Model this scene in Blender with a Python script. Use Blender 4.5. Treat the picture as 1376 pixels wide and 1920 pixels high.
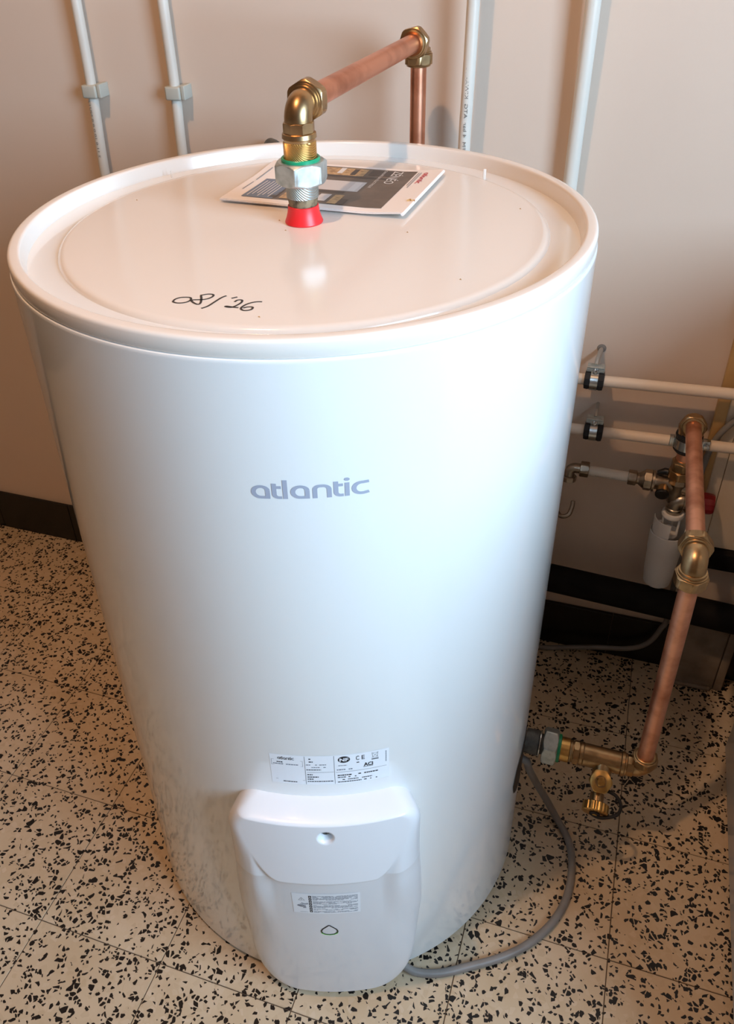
import bpy, bmesh, math, random
from mathutils import Vector, Matrix
random.seed(7)
PI = math.pi
scene = bpy.context.scene
for o in list(bpy.data.objects): bpy.data.objects.remove(o, do_unlink=True)
COL = scene.collection

# ------------------------------------------------------------------ camera
CAM = Vector((0.309303, -0.766454, 1.229903))
RX = Vector((0.945796, 0.323043, -0.033357))
RD = Vector((0.162798, -0.560482, -0.812008))
RF = Vector((-0.281010, 0.762563, -0.582692))
cam_d = bpy.data.cameras.new('camera'); cam = bpy.data.objects.new('camera', cam_d); COL.objects.link(cam)
up = -RD
cam.matrix_world = Matrix(((RX.x, up.x, -RF.x, CAM.x), (RX.y, up.y, -RF.y, CAM.y), (RX.z, up.z, -RF.z, CAM.z), (0, 0, 0, 1)))
cam_d.sensor_fit = 'VERTICAL'; cam_d.sensor_height = 36; cam_d.sensor_width = 36
cam_d.lens = 1585.605 * 36 / 1920
cam_d.shift_x = 49.727 / 1920; cam_d.shift_y = -56.124 / 1920
cam_d.clip_start = 0.02
scene.camera = cam

# ------------------------------------------------------------------ world, lights, exposure
scene.view_settings.view_transform = 'Standard'; scene.view_settings.look = 'None'
scene.view_settings.gamma = 1; scene.view_settings.exposure = 0.0; scene.view_settings.use_curve_mapping = False
w = bpy.data.worlds.new('world'); scene.world = w; w.use_nodes = True
w.node_tree.nodes['Background'].inputs[0].default_value = (0.62, 0.78, 1.0, 1)
w.node_tree.nodes['Background'].inputs[1].default_value = 1.2

def add_light(name, kind, loc, col, power, **kw):
    d = bpy.data.lights.new(name, kind); d.color = col; d.energy = power
    for k, v in kw.items(): setattr(d, k, v)
    o = bpy.data.objects.new(name, d); o.location = loc; COL.objects.link(o); return o
# warm ceiling bulb, left of and behind the viewer
add_light('ceiling_bulb_light', 'POINT', (-0.20, -0.62, 2.48), (1.0, 0.62, 0.36), 50, shadow_soft_size=0.03)
# daylight through the window in the right wall
WX, WY0, WY1, WZ0, WZ1 = 1.26, -1.30, -0.25, 0.93, 1.88
wl = add_light('window_daylight', 'AREA', (WX + 0.16, (WY0 + WY1) / 2, (WZ0 + WZ1) / 2), (0.54, 0.77, 1.0), 72,
               shape='RECTANGLE', size=WZ1 - WZ0, size_y=WY1 - WY0)
wl.rotation_euler = (0, PI / 2, 0)

# ------------------------------------------------------------------ materials
def lin(c): return tuple((x / 12.92 if x <= 0.04045 else ((x + 0.055) / 1.055) ** 2.4) for x in [v / 255 for v in c])
def mat(name, col, rough=0.5, metal=0.0, spec=0.5, noise=None, bump=None, coat=0.0, emit=None, srgb=True):
    m = bpy.data.materials.new(name); m.use_nodes = True; nt = m.node_tree; b = nt.nodes['Principled BSDF']
    c = lin(col) if srgb else col
    b.inputs['Base Color'].default_value = (*c, 1); b.inputs['Roughness'].default_value = rough
    b.inputs['Metallic'].default_value = metal; b.inputs['Specular IOR Level'].default_value = spec
    b.inputs['Coat Weight'].default_value = coat; b.inputs['Coat Roughness'].default_value = 0.07
    if emit: b.inputs['Emission Color'].default_value = (*emit[0], 1); b.inputs['Emission Strength'].default_value = emit[1]
    tc = nt.nodes.new('ShaderNodeTexCoord')
    if noise:   # (scale, other colour, amount)
        n = nt.nodes.new('ShaderNodeTexNoise'); n.inputs['Scale'].default_value = noise[0]; n.inputs['Detail'].default_value = 5
        nt.links.new(tc.outputs['Object'], n.inputs['Vector'])
        r = nt.nodes.new('ShaderNodeValToRGB'); r.color_ramp.elements[0].position = 0.42; r.color_ramp.elements[1].position = 0.68
        r.color_ramp.elements[0].color = (0, 0, 0, 1); r.color_ramp.elements[1].color = (noise[2],) * 3 + (1,)
        nt.links.new(n.outputs['Fac'], r.inputs['Fac'])
        mx = nt.nodes.new('ShaderNodeMix'); mx.data_type = 'RGBA'; mx.inputs['A'].default_value = (*c, 1)
        mx.inputs['B'].default_value = (*(lin(noise[1]) if srgb else noise[1]), 1)
        nt.links.new(r.outputs['Color'], mx.inputs['Factor']); nt.links.new(mx.outputs['Result'], b.inputs['Base Color'])
    if bump:    # (scale, strength, distance)
        n = nt.nodes.new('ShaderNodeTexNoise'); n.inputs['Scale'].default_value = bump[0]; n.inputs['Detail'].default_value = 3
        nt.links.new(tc.outputs['Object'], n.inputs['Vector'])
        bp = nt.nodes.new('ShaderNodeBump'); bp.inputs['Strength'].default_value = bump[1]; bp.inputs['Distance'].default_value = bump[2]
        nt.links.new(n.outputs['Fac'], bp.inputs['Height']); nt.links.new(bp.outputs['Normal'], b.inputs['Normal'])
    return m

M = {}
M['body'] = mat('white_enamel', (234, 234, 232), 0.35, spec=0.5, coat=0.9)
M['body'].node_tree.nodes['Principled BSDF'].inputs['Coat IOR'].default_value = 1.7
M['cap'] = mat('white_plastic_lid', (228, 220, 211), 0.15, spec=0.5, bump=(700, 0.05, 0.0004))
M['cover'] = mat('white_plastic_cover', (226, 227, 230), 0.36, spec=0.45, bump=(1500, 0.05, 0.0003), coat=0.5)
M['wall'] = mat('painted_plaster', (213, 194, 177), 0.85, noise=(2.5, (206, 187, 170), 0.5), bump=(160, 0.12, 0.001))
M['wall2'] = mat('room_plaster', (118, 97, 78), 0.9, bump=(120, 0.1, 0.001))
M['black_tile'] = mat('black_glazed_tile', (13, 12, 12), 0.28, noise=(40, (24, 22, 20), 0.6))
M['grout'] = mat('dark_grout', (78, 62, 46), 0.9)
M['grout_light'] = mat('pale_grout', (120, 108, 96), 0.9)
M['copper'] = mat('copper', (226, 160, 130), 0.36, 1.0, noise=(24, (176, 108, 78), 0.8), bump=(60, 0.06, 0.0005))
M['copper_dark'] = mat('tarnished_copper', (236, 176, 146), 0.42, 1.0, noise=(26, (186, 122, 94), 0.9), bump=(70, 0.08, 0.0005))
M['brass'] = mat('aged_brass', (184, 154, 114), 0.33, 1.0, noise=(50, (138, 112, 80), 0.8), bump=(220, 0.12, 0.0004))
M['brass_new'] = mat('machined_brass', (214, 172, 104), 0.30, 1.0, noise=(90, (176, 134, 78), 0.7), bump=(500, 0.15, 0.0002))
M['nickel'] = mat('nickel_plated', (170, 158, 142), 0.32, 1.0, noise=(60, (120, 110, 98), 0.7))
M['zinc'] = mat('zinc_plated_steel', (190, 198, 196), 0.42, 0.75, noise=(120, (160, 168, 166), 0.8), bump=(300, 0.1, 0.0003))
M['zinc_dark'] = mat('dull_galvanised', (112, 112, 108), 0.55, 0.6, noise=(90, (80, 80, 78), 0.8), bump=(250, 0.3, 0.0004))
M['steel'] = mat('bright_steel', (196, 200, 200), 0.22, 1.0)
M['tape'] = mat('hemp_sealed_thread', (150, 132, 104), 0.6, 0.5, noise=(160, (70, 58, 44), 0.9), bump=(300, 0.5, 0.0006))
M['red'] = mat('red_plastic', (226, 40, 44), 0.38)
M['dark_red'] = mat('dark_red_plastic', (150, 18, 24), 0.4)
M['green'] = mat('green_plastic', (20, 150, 105), 0.3)
M['pvc'] = mat('white_pipe_plastic', (218, 214, 204), 0.34, noise=(8, (208, 204, 194), 0.5))
M['pvc_dull'] = mat('painted_pipe', (222, 206, 188), 0.42, noise=(8, (212, 196, 176), 0.6))
M['clip'] = mat('grey_clip_plastic', (186, 188, 178), 0.45)
M['siphon'] = mat('white_siphon_plastic', (222, 220, 216), 0.4)
M['rubber'] = mat('black_rubber', (18, 18, 20), 0.7, bump=(120, 0.5, 0.001))
M['black'] = mat('black_plastic', (10, 10, 12), 0.45)
M['black_pipe'] = mat('black_drain_plastic', (9, 8, 8), 0.75, spec=0.2, noise=(30, (24, 20, 18), 0.7))
M['cable'] = mat('grey_cable_sheath', (132, 128, 124), 0.45, noise=(30, (112, 106, 100), 0.6))
M['paper'] = mat('white_paper', (240, 232, 226), 0.55)
M['label'] = mat('label_film', (238, 240, 244), 0.4)
M['ink'] = mat('black_ink', (26, 28, 34), 0.5)
M['ink_grey'] = mat('grey_ink', (120, 124, 134), 0.5)
M['pipe_ink'] = mat('faded_pipe_print', (120, 120, 116), 0.6)
M['marker'] = mat('black_marker', (38, 32, 30), 0.4)
M['logo'] = mat('grey_logo_print', (158, 163, 178), 0.4)
M['brand_red'] = mat('red_print', (206, 70, 74), 0.5)
M['photo_brown'] = mat('brown_photo_print', (92, 80, 70), 0.35, noise=(60, (112, 98, 86), 0.7))
M['photo_cream'] = mat('cream_photo_print', (196, 160, 112), 0.35, noise=(160, (140, 104, 70), 0.9))
M['photo_white'] = mat('pale_photo_print', (206, 202, 200), 0.3)
M['photo_blue'] = mat('slate_blue_print', (100, 116, 138), 0.35)
M['photo_dark'] = mat('dark_photo_print', (60, 52, 48), 0.35)
M['white_ink'] = mat('white_print', (224, 220, 216), 0.4)
M['led'] = mat('green_light', (60, 150, 60), 0.4, emit=((0.15, 0.9, 0.12), 0.45))
M['green_dark'] = mat('dark_green_print', (34, 66, 34), 0.4)
M['wood'] = mat('varnished_wood', (196, 158, 104), 0.5, noise=(20, (176, 136, 84), 0.6))
M['board'] = mat('cream_board', (222, 205, 182), 0.6)
M['plaster_box'] = mat('rough_plaster', (150, 136, 120), 0.9, noise=(30, (120, 106, 90), 0.7), bump=(60, 0.4, 0.002))
M['marble'] = mat('grey_marble', (150, 146, 140), 0.3, noise=(40, (96, 92, 88), 0.8))
M['appliance'] = mat('grey_white_enamel', (206, 204, 200), 0.22, spec=0.6)
M['frame'] = mat('window_frame_paint', (230, 230, 226), 0.4)

def wave_bump(m, scale, rot):      # knurling
    nt = m.node_tree; b = nt.nodes['Principled BSDF']
    tc = nt.nodes.new('ShaderNodeTexCoord'); mp = nt.nodes.new('ShaderNodeMapping'); mp.inputs['Rotation'].default_value = rot
    wv = nt.nodes.new('ShaderNodeTexWave'); wv.inputs['Scale'].default_value = scale
    bp = nt.nodes.new('ShaderNodeBump'); bp.inputs['Strength'].default_value = 0.9; bp.inputs['Distance'].default_value = 0.0006
    nt.links.new(tc.outputs['Object'], mp.inputs[0]); nt.links.new(mp.outputs[0], wv.inputs[0])
    nt.links.new(wv.outputs['Fac'], bp.inputs['Height']); nt.links.new(bp.outputs['Normal'], b.inputs['Normal'])
M['knurl'] = mat('knurled_zinc', (178, 184, 180), 0.36, 0.85); wave_bump(M['knurl'], 190, (0.0, 0.75, 0.3))
M['knurl_brass'] = mat('knurled_brass', (214, 172, 104), 0.32, 1.0); wave_bump(M['knurl_brass'], 230, (0.0, 0.75, 0.3))

def terrazzo():
    m = bpy.data.materials.new('terrazzo'); m.use_nodes = True; nt = m.node_tree; N = nt.nodes.new; L = nt.links.new
    b = nt.nodes['Principled BSDF']; geo = N('ShaderNodeNewGeometry')
    def math_(op, a, bb=None, c=None):
        n = N('ShaderNodeMath'); n.operation = op
        for i, v in enumerate((a, bb, c)):
            if v is None: continue
            if hasattr(v, 'node'): L(v, n.inputs[i])
            else: n.inputs[i].default_value = v
        return n.outputs[0]
    def sstep(v, lo, hi):
        n = N('ShaderNodeMapRange'); n.inputs['From Min'].default_value = lo; n.inputs['From Max'].default_value = hi; L(v, n.inputs['Value']); return n.outputs[0]
    def mixc(f, a, bb):
        n = N('ShaderNodeMix'); n.data_type = 'RGBA'
        if hasattr(f, 'node'): L(f, n.inputs['Factor'])
        else: n.inputs['Factor'].default_value = f
        for k, v in (('A', a), ('B', bb)):
            if hasattr(v, 'node'): L(v, n.inputs[k])
            else: n.inputs[k].default_value = (*v, 1)
        return n.outputs['Result']
    mp = N('ShaderNodeMapping'); L(geo.outputs['Position'], mp.inputs[0]); mp.inputs['Scale'].default_value = (1, 1, 0.0)
    wn = N('ShaderNodeTexNoise'); wn.inputs['Scale'].default_value = 70; wn.inputs['Detail'].default_value = 0; L(mp.outputs[0], wn.inputs['Vector'])
    off = N('ShaderNodeVectorMath'); off.operation = 'MULTIPLY_ADD'; L(wn.outputs['Color'], off.inputs[0]); off.inputs[1].default_value = (0.006, 0.006, 0); L(mp.outputs[0], off.inputs[2])
    def layer(scale, shift, keep, gap, rnd=1.0):
        m2 = N('ShaderNodeMapping'); L(off.outputs[0], m2.inputs[0]); m2.inputs['Location'].default_value = (shift, shift * 0.7, 0)
        vd = N('ShaderNodeTexVoronoi'); vd.voronoi_dimensions = '2D'; vd.feature = 'DISTANCE_TO_EDGE'; vd.inputs['Scale'].default_value = scale
        vc = N('ShaderNodeTexVoronoi'); vc.voronoi_dimensions = '2D'; vc.feature = 'F1'; vc.inputs['Scale'].default_value = scale
        for v in (vd, vc): L(m2.outputs[0], v.inputs['Vector']); v.inputs['Randomness'].default_value = rnd
        sp = N('ShaderNodeSeparateColor'); L(vc.outputs['Color'], sp.inputs[0])
        dens = N('ShaderNodeTexNoise'); dens.inputs['Scale'].default_value = 26; L(mp.outputs[0], dens.inputs['Vector'])
        kk = math_('MULTIPLY_ADD', dens.outputs['Fac'], 0.3, keep - 0.15)
        pick = math_('LESS_THAN', sp.outputs[0], kk)
        g = math_('MULTIPLY_ADD', sp.outputs[1], gap, gap * 0.25)
        edge = sstep(math_('SUBTRACT', vd.outputs['Distance'], g), 0.0, 0.02)
        return math_('MULTIPLY', pick, edge), sp.outputs[2], vc
    base = N('ShaderNodeTexNoise'); base.inputs['Scale'].default_value = 9; base.inputs['Detail'].default_value = 6; L(mp.outputs[0], base.inputs['Vector'])
    c0 = mixc(sstep(base.outputs['Fac'], 0.35, 0.7), lin((206, 186, 158)), lin((190, 166, 134)))
    pl, pr_, pv = layer(120, 3.1, 0.55, 0.14)
    pc = mixc(pr_, lin((212, 194, 170)), lin((182, 158, 126)))
    c1 = mixc(math_('MULTIPLY', pl, 0.5), c0, pc)
    tile_rand = N('ShaderNodeObjectInfo')
    c1b = mixc(math_('MULTIPLY', tile_rand.outputs['Random'], 0.25), c1, lin((176, 150, 118)))
    k1, _, _ = layer(150, 0.0, 0.24, 0.19)
    k2, _, _ = layer(235, 5.3, 0.13, 0.17)
    k3, _, _ = layer(112, 9.7, 0.05, 0.2)
    kk = math_('MAXIMUM', k1, math_('MAXIMUM', k2, k3))
    c2 = mixc(kk, c1b, lin((14, 12, 12)))
    L(c2, b.inputs['Base Color']); b.inputs['Roughness'].default_value = 0.38; b.inputs['Specular IOR Level'].default_value = 0.4
    return m
M['terrazzo'] = terrazzo()

# ------------------------------------------------------------------ mesh helpers
class MB:
    def __init__(s): s.v = []; s.f = []; s.m = []
    def add(s, vs, fs, mi=0):
        n = len(s.v); s.v += [tuple(v) for v in vs]; s.f += [tuple(n + i for i in f) for f in fs]; s.m += [mi] * len(fs)
    def build(s, name, mats, parent=None, smooth=True, angle=35, normals=True):
        me = bpy.data.meshes.new(name); me.from_pydata(s.v, [], s.f)
        if not isinstance(mats, (list, tuple)): mats = [mats]
        for m in mats: me.materials.append(m)
        me.polygons.foreach_set('material_index', s.m)
        if normals:
            bm = bmesh.new(); bm.from_mesh(me); bmesh.ops.recalc_face_normals(bm, faces=bm.faces); bm.to_mesh(me); bm.free()
        if smooth:
            me.polygons.foreach_set('use_smooth', [True] * len(me.polygons)); me.set_sharp_from_angle(angle=math.radians(angle))
        me.update()
        o = bpy.data.objects.new(name, me); COL.objects.link(o)
        if parent is not None: o.parent = parent; o.matrix_parent_inverse = Matrix.Translation(-parent.location)
        return o

def basis(axis, ref=None):
    a = Vector(axis).normalized()
    ref = Vector(ref) if ref is not None else (Vector((0, 0, 1)) if abs(a.z) < 0.9 else Vector((1, 0, 0)))
    u = (ref - a * ref.dot(a)).normalized(); return a, u, a.cross(u)
def lathe(mb, prof, o, axis=(0, 0, 1), seg=48, ref=None, mi=0, cap0=True, cap1=True):
    a, u, v = basis(axis, ref); o = Vector(o); vs = []; fs = []
    for r, h in prof:
        for k in range(seg):
            t = 2 * PI * k / seg; vs.append(o + a * h + (u * math.cos(t) + v * math.sin(t)) * r)
    for i in range(len(prof) - 1):
        for k in range(seg):
            k2 = (k + 1) % seg; fs.append((i * seg + k, i * seg + k2, (i + 1) * seg + k2, (i + 1) * seg + k))
    if cap0: fs.append(tuple(range(seg))[::-1])
    if cap1: fs.append(tuple((len(prof) - 1) * seg + k for k in range(seg)))
    mb.add(vs, fs, mi)
def hexnut(mb, o, axis, af, h0, h1, ch0=0.12, ch1=0.12, ref=None, bore=None, mi=0, sides=6, seg=96, cap=1.09):
    """chamfered nut from h0 to h1 along axis; ref points to a corner"""
    a, u, v = basis(axis, ref); o = Vector(o); R = af / 2; rows = []
    sec = min(cap, 1 / math.cos(PI / sides)); L = h1 - h0
    def rh(t):
        t = (t + PI / sides) % (2 * PI / sides) - PI / sides
        return min(R * sec, R / math.cos(abs(abs(t) - PI / sides)))
    dep = min((R * sec - R) * 0.9, L * .3)
    hs = []
    if ch0: hs += [(h0 + dep * q, R * 0.97 + (R * sec - R * 0.97) * q) for q in (0, .25, .5, .75, 1)]
    else: hs += [(h0, 9)]
    if ch1: hs += [(h1 - dep * q, R * 0.97 + (R * sec - R * 0.97) * q) for q in (1, .75, .5, .25, 0)]
    else: hs += [(h1, 9)]
    vs = []; fs = []
    if bore: hs = [(h0, -bore)] + hs + [(h1, -bore)]
    for h, rc in hs:
        for k in range(seg):
            t = 2 * PI * k / seg; r = -rc if rc < 0 else min(rh(t), rc)
            vs.append(o + a * h + (u * math.cos(t) + v * math.sin(t)) * r)
    n = len(hs)
    for i in range(n - 1):
        for k in range(seg):
            k2 = (k + 1) % seg; fs.append((i * seg + k, i * seg + k2, (i + 1) * seg + k2, (i + 1) * seg + k))
    fs.append(tuple(range(seg))[::-1]); fs.append(tuple((n - 1) * seg + k for k in range(seg)))
    mb.add(vs, fs, mi)
def smooth_path(pts, n=8, closed=False):
    P = [Vector(p) for p in pts]
    if len(P) < 3: return P
    out = []
    for i in range(len(P) - 1):
        p0 = P[max(i - 1, 0)]; p1 = P[i]; p2 = P[i + 1]; p3 = P[min(i + 2, len(P) - 1)]
        for k in range(n):
            t = k / n; out.append(0.5 * ((2 * p1) + (p2 - p0) * t + (2 * p0 - 5 * p1 + 4 * p2 - p3) * t * t + (3 * p1 - p0 - 3 * p2 + p3) * t ** 3))
    out.append(P[-1]); return out
def tube(mb, pts, r, seg=20, mi=0, cap=True):
    P = [Vector(p) for p in pts]; vs = []; fs = []; u = None
    for i, p in enumerate(P):
        t = (P[min(i + 1, len(P) - 1)] - P[max(i - 1, 0)]).normalized()
        if u is None: _, u, v = basis(t)
        u = (u - t * u.dot(t)).normalized(); v = t.cross(u)
        rr = r[i] if isinstance(r, (list, tuple)) else r
        for k in range(seg):
            a = 2 * PI * k / seg; vs.append(p + (u * math.cos(a) + v * math.sin(a)) * rr)
    for i in range(len(P) - 1):
        for k in range(seg):
            k2 = (k + 1) % seg; fs.append((i * seg + k, i * seg + k2, (i + 1) * seg + k2, (i + 1) * seg + k))
    if cap: fs.append(tuple(range(seg))[::-1]); fs.append(tuple((len(P) - 1) * seg + k for k in range(seg)))
    mb.add(vs, fs, mi)
def box(mb, lo, hi, mi=0, bev=0.0):
    (x0, y0, z0), (x1, y1, z1) = lo, hi
    if bev <= 0:
        vs = [(x0, y0, z0), (x1, y0, z0), (x1, y1, z0), (x0, y1, z0), (x0, y0, z1), (x1, y0, z1), (x1, y1, z1), (x0, y1, z1)]
        mb.add(vs, [(0, 3, 2, 1), (4, 5, 6, 7), (0, 1, 5, 4), (1, 2, 6, 5), (2, 3, 7, 6), (3, 0, 4, 7)], mi); return
    bm = bmesh.new(); bmesh.ops.create_cube(bm, size=1)
    for v in bm.verts: v.co = Vector((x0 + (v.co.x + .5) * (x1 - x0), y0 + (v.co.y + .5) * (y1 - y0), z0 + (v.co.z + .5) * (z1 - z0)))
    bmesh.ops.bevel(bm, geom=list(bm.edges), offset=bev, segments=3, profile=0.5, affect='EDGES')
    bm.verts.index_update(); mb.add([v.co for v in bm.verts], [[v.index for v in f.verts] for f in bm.faces], mi); bm.free()
def arc_pts(c, p0, p1, n=14):
    """quarter arc about c from p0 to p1"""
    c, a, b = Vector(c), Vector(p0) - Vector(c), Vector(p1) - Vector(c); R = a.length; out = []
    for i in range(n + 1):
        t = i / n * PI / 2; out.append(c + a * math.cos(t) + b * math.sin(t))
    return out
def bend(P, dA, dB, R, la, lb):
    """centre line of an elbow that comes from P+dA*la, turns at P, leaves to P+dB*lb"""
    P, dA, dB = Vector(P), Vector(dA).normalized(), Vector(dB).normalized()
    c = P + dA * R + dB * R; a = P + dA * R; b = P + dB * R
    return [P + dA * la] + arc_pts(c, a, b) + [P + dB * lb]
def rings(mb, o, axis, rows, seg=40, mi=0):
    lathe(mb, rows, o, axis, seg, mi=mi)

def setp(o, label=None, cat=None, group=None, kind=None):
    if label: o['label'] = label
    if cat: o['category'] = cat
    if group: o['group'] = group
    if kind: o['kind'] = kind
    return o
def thing(name, label, cat, loc=(0, 0, 0), group=None):
    o = bpy.data.objects.new(name, None); o.location = loc; o.empty_display_size = 0.05; COL.objects.link(o)
    return setp(o, label, cat, group)
def struct(name, mb, m, **kw): return setp(mb.build(name, m, **kw), kind='structure')
def childof(o, parent): o.parent = parent; return o

# flat strokes: list of 2D points with mitred width, mapped to 3D by fn(x, y, h)
def strip(mb, pts, wd, fn, mi=0, h=0.0, closed=False):
    P = [Vector(p).to_2d() if len(p) > 2 else Vector(p) for p in pts]
    if closed: P = P + [P[0]]
    n = len(P); L = []; Rr = []
    for i in range(n):
        if closed: a = P[i - 1] if i > 0 else P[-2]; c = P[i + 1] if i < n - 1 else P[1]
        else: a = P[max(i - 1, 0)]; c = P[min(i + 1, n - 1)]
        b = P[i]; d1 = (b - a); d2 = (c - b)
        d1 = d1.normalized() if d1.length > 1e-9 else d2.normalized(); d2 = d2.normalized() if d2.length > 1e-9 else d1
        n1 = Vector((-d1.y, d1.x)); n2 = Vector((-d2.y, d2.x)); nn = (n1 + n2)
        nn = nn.normalized() if nn.length > 1e-6 else n1
        k = wd / 2 / max(0.45, nn.dot(n1)); L.append(b + nn * k); Rr.append(b - nn * k)
    vs = [fn(q.x, q.y, h) for q in L] + [fn(q.x, q.y, h) for q in Rr]
    mb.add(vs, [(i, i + 1, n + i + 1, n + i) for i in range(n - 1)], mi)
def poly(mb, pts, fn, mi=0, h=0.0):
    mb.add([fn(x, y, h) for x, y in pts], [tuple(range(len(pts)))], mi)
def rect(mb, x0, y0, x1, y1, fn, mi=0, h=0.0, nx=1):
    for i in range(nx):
        a = x0 + (x1 - x0) * i / nx; b = x0 + (x1 - x0) * (i + 1) / nx
        mb.add([fn(a, y0, h), fn(b, y0, h), fn(b, y1, h), fn(a, y1, h)], [(0, 1, 2, 3)], mi)
def rarc(cx, cy, rx, ry, a0, a1, n=10): return [(cx + rx * math.cos(math.radians(a0 + (a1 - a0) * i / n)), cy + ry * math.sin(math.radians(a0 + (a1 - a0) * i / n))) for i in range(n + 1)]
_tc = {}
def text_tris(s, bold=0.0):
    if (s, bold) in _tc: return _tc[(s, bold)]
    cu = bpy.data.curves.new('t', 'FONT'); cu.body = s; cu.size = 1; cu.offset = bold; cu.resolution_u = 3
    ob = bpy.data.objects.new('t', cu); COL.objects.link(ob); dg = bpy.context.evaluated_depsgraph_get(); dg.update()
    me = bpy.data.meshes.new_from_object(ob.evaluated_get(dg)); vs = [(v.co.x, v.co.y) for v in me.vertices]; fs = [tuple(p.vertices) for p in me.polygons]
    bpy.data.objects.remove(ob); bpy.data.curves.remove(cu); bpy.data.meshes.remove(me)
    x0 = min(v[0] for v in vs); x1 = max(v[0] for v in vs)
    _tc[(s, bold)] = ([(x - x0, y) for x, y in vs], fs, x1 - x0); return _tc[(s, bold)]
def text(mb, s, x, y, size, fn, width=None, mi=0, h=0.0, bold=0.0, rot=0.0, align='l'):
    vs, fs, W = text_tris(s, bold); sx = size if width is None else width / W; ca, sa = math.cos(rot), math.sin(rot)
    ox = 0 if align == 'l' else -W * sx / 2
    mb.add([fn(x + (vx * sx + ox) * ca - vy * size * sa, y + (vx * sx + ox) * sa + vy * size * ca, h) for vx, vy in vs], fs, mi)

# logo lettering: x-height 1, stroke s, stretched sideways by 2 later
def logo_strokes():
    G = []; s = 0.2
    def A(x): return [[(x + .70, 0.0), (x + .70, .62)] , rarc(x + .42, .62, .28, .28, 0, 90, 6) + rarc(x + .42, .5, .32, .4, 90, 270, 14) + [(x + .70, .1)]]
    def T(x): return [[(x + .1, 1.14), (x + .1, .38)] + rarc(x + .30, .34, .2, .24, 180, 270, 6) + [(x + .42, .1)], [(x + .1, .86), (x + .40, .86)]]
    def Ln(x): return [[(x + .11, 0), (x + .11, 1.4)]]
    def Nn(x): return [[(x + .1, 0), (x + .1, .66)] + rarc(x + .32, .66, .22, .24, 180, 90, 5) + rarc(x + .44, .62, .26, .28, 90, 0, 6) + [(x + .70, 0)]]
    def I(x): return [[(x + .11, 0), (x + .11, 1.0)]]
    def Cc(x): return [[(x + .74, .92), (x + .5, .9)] + rarc(x + .42, .5, .32, .4, 90, 270, 14) + [(x + .52, .1), (x + .74, .16)]]
    G += A(0) + T(.88) + Ln(1.33) + A(1.66) + Nn(2.58) + T(3.46) + I(3.92) + Cc(4.22)
    dot = rarc(4.03, 1.24, .12, .12, 0, 360, 14)[:-1]
    return G, s, dot, 4.98

def logo(mb, x, y, xh, width, fn, mi=0, h=0.0):
    G, s, dot, W = logo_strokes(); sx = width / W
    f2 = lambda a, b, hh: fn(x + a * sx, y + b * xh, hh)
    for g in G: strip(mb, g, s, f2, mi, h)
    poly(mb, dot, f2, mi, h)

# ================================================================== SETTING
YW = 0.459
XL, XR, YF, ZC = -1.95, 1.26, -2.30, 2.55
mb = MB(); box(mb, (XL, YF, -0.06), (XR, YW, -0.0012)); floor = struct('floor', mb, M['grout'], smooth=False)
T = 0.1968; OX = -0.5465; OY = 0.0715
tmb = MB(); hw = T / 2 - 0.0006; ti = hw - 0.0005
tv = [(-hw, -hw, -0.008), (hw, -hw, -0.008), (hw, hw, -0.008), (-hw, hw, -0.008), (-hw, -hw, -0.0007), (hw, -hw, -0.0007), (hw, hw, -0.0007), (-hw, hw, -0.0007),
      (-ti, -ti, 0), (ti, -ti, 0), (ti, ti, 0), (-ti, ti, 0)]
tmb.add(tv, [(3, 2, 1, 0), (0, 1, 5, 4), (1, 2, 6, 5), (2, 3, 7, 6), (3, 0, 4, 7), (4, 5, 9, 8), (5, 6, 10, 9), (6, 7, 11, 10), (7, 4, 8, 11), (8, 9, 10, 11)])
tile0 = tmb.build('tile', M['terrazzo'], floor, smooth=False)
first = True
for i in range(-6, 11):
    for j in range(-11, 2):
        cx = OX + (i + .5) * T; cy = OY + (j + .5) * T
        if cy + T / 2 > YW + 0.02 and cy > YW: continue
        if cx + hw > XR or cx - hw < XL or cy - hw < YF: continue
        if first: o = tile0; first = False
        else: o = tile0.copy(); COL.objects.link(o)
        o.location = (cx, cy, random.uniform(-0.0002, 0.0001))
        if cy + hw > YW:   # cut row by the wall keeps a narrower tile
            s = (YW - (cy - hw)) / (2 * hw); o.scale = (1, s, 1); o.location.y = (cy - hw + YW) / 2
# ground beyond the laid tiles, same terrazzo, for the outer margins of the room
mb = MB(); box(mb, (XL, YW, -0.06), (XR, YW + 0.12, ZC + 0.1)); struct('wall_back', mb, M['wall'], smooth=False)
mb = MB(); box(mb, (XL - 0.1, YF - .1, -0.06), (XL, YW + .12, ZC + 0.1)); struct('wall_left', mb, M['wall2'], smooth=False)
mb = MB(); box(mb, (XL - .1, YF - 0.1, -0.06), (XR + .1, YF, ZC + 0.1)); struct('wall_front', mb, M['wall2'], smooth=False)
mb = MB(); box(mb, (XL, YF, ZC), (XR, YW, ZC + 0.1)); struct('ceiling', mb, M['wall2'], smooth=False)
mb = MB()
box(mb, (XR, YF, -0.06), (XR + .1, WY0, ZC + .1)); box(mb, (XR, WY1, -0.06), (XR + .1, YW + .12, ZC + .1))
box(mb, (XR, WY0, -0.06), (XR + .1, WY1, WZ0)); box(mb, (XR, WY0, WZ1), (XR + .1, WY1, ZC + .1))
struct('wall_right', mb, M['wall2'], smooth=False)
mb = MB()
for a, b in (((XR + .02, WY0, WZ0), (XR + .06, WY0 + .05, WZ1)), ((XR + .02, WY1 - .05, WZ0), (XR + .06, WY1, WZ1)), ((XR + .02, WY0, WZ0), (XR + .06, WY1, WZ0 + .05)), ((XR + .02, WY0, WZ1 - .05), (XR + .06, WY1, WZ1))):
    box(mb, a, b)
struct('window_1', mb, M['frame'], smooth=False)

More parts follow.
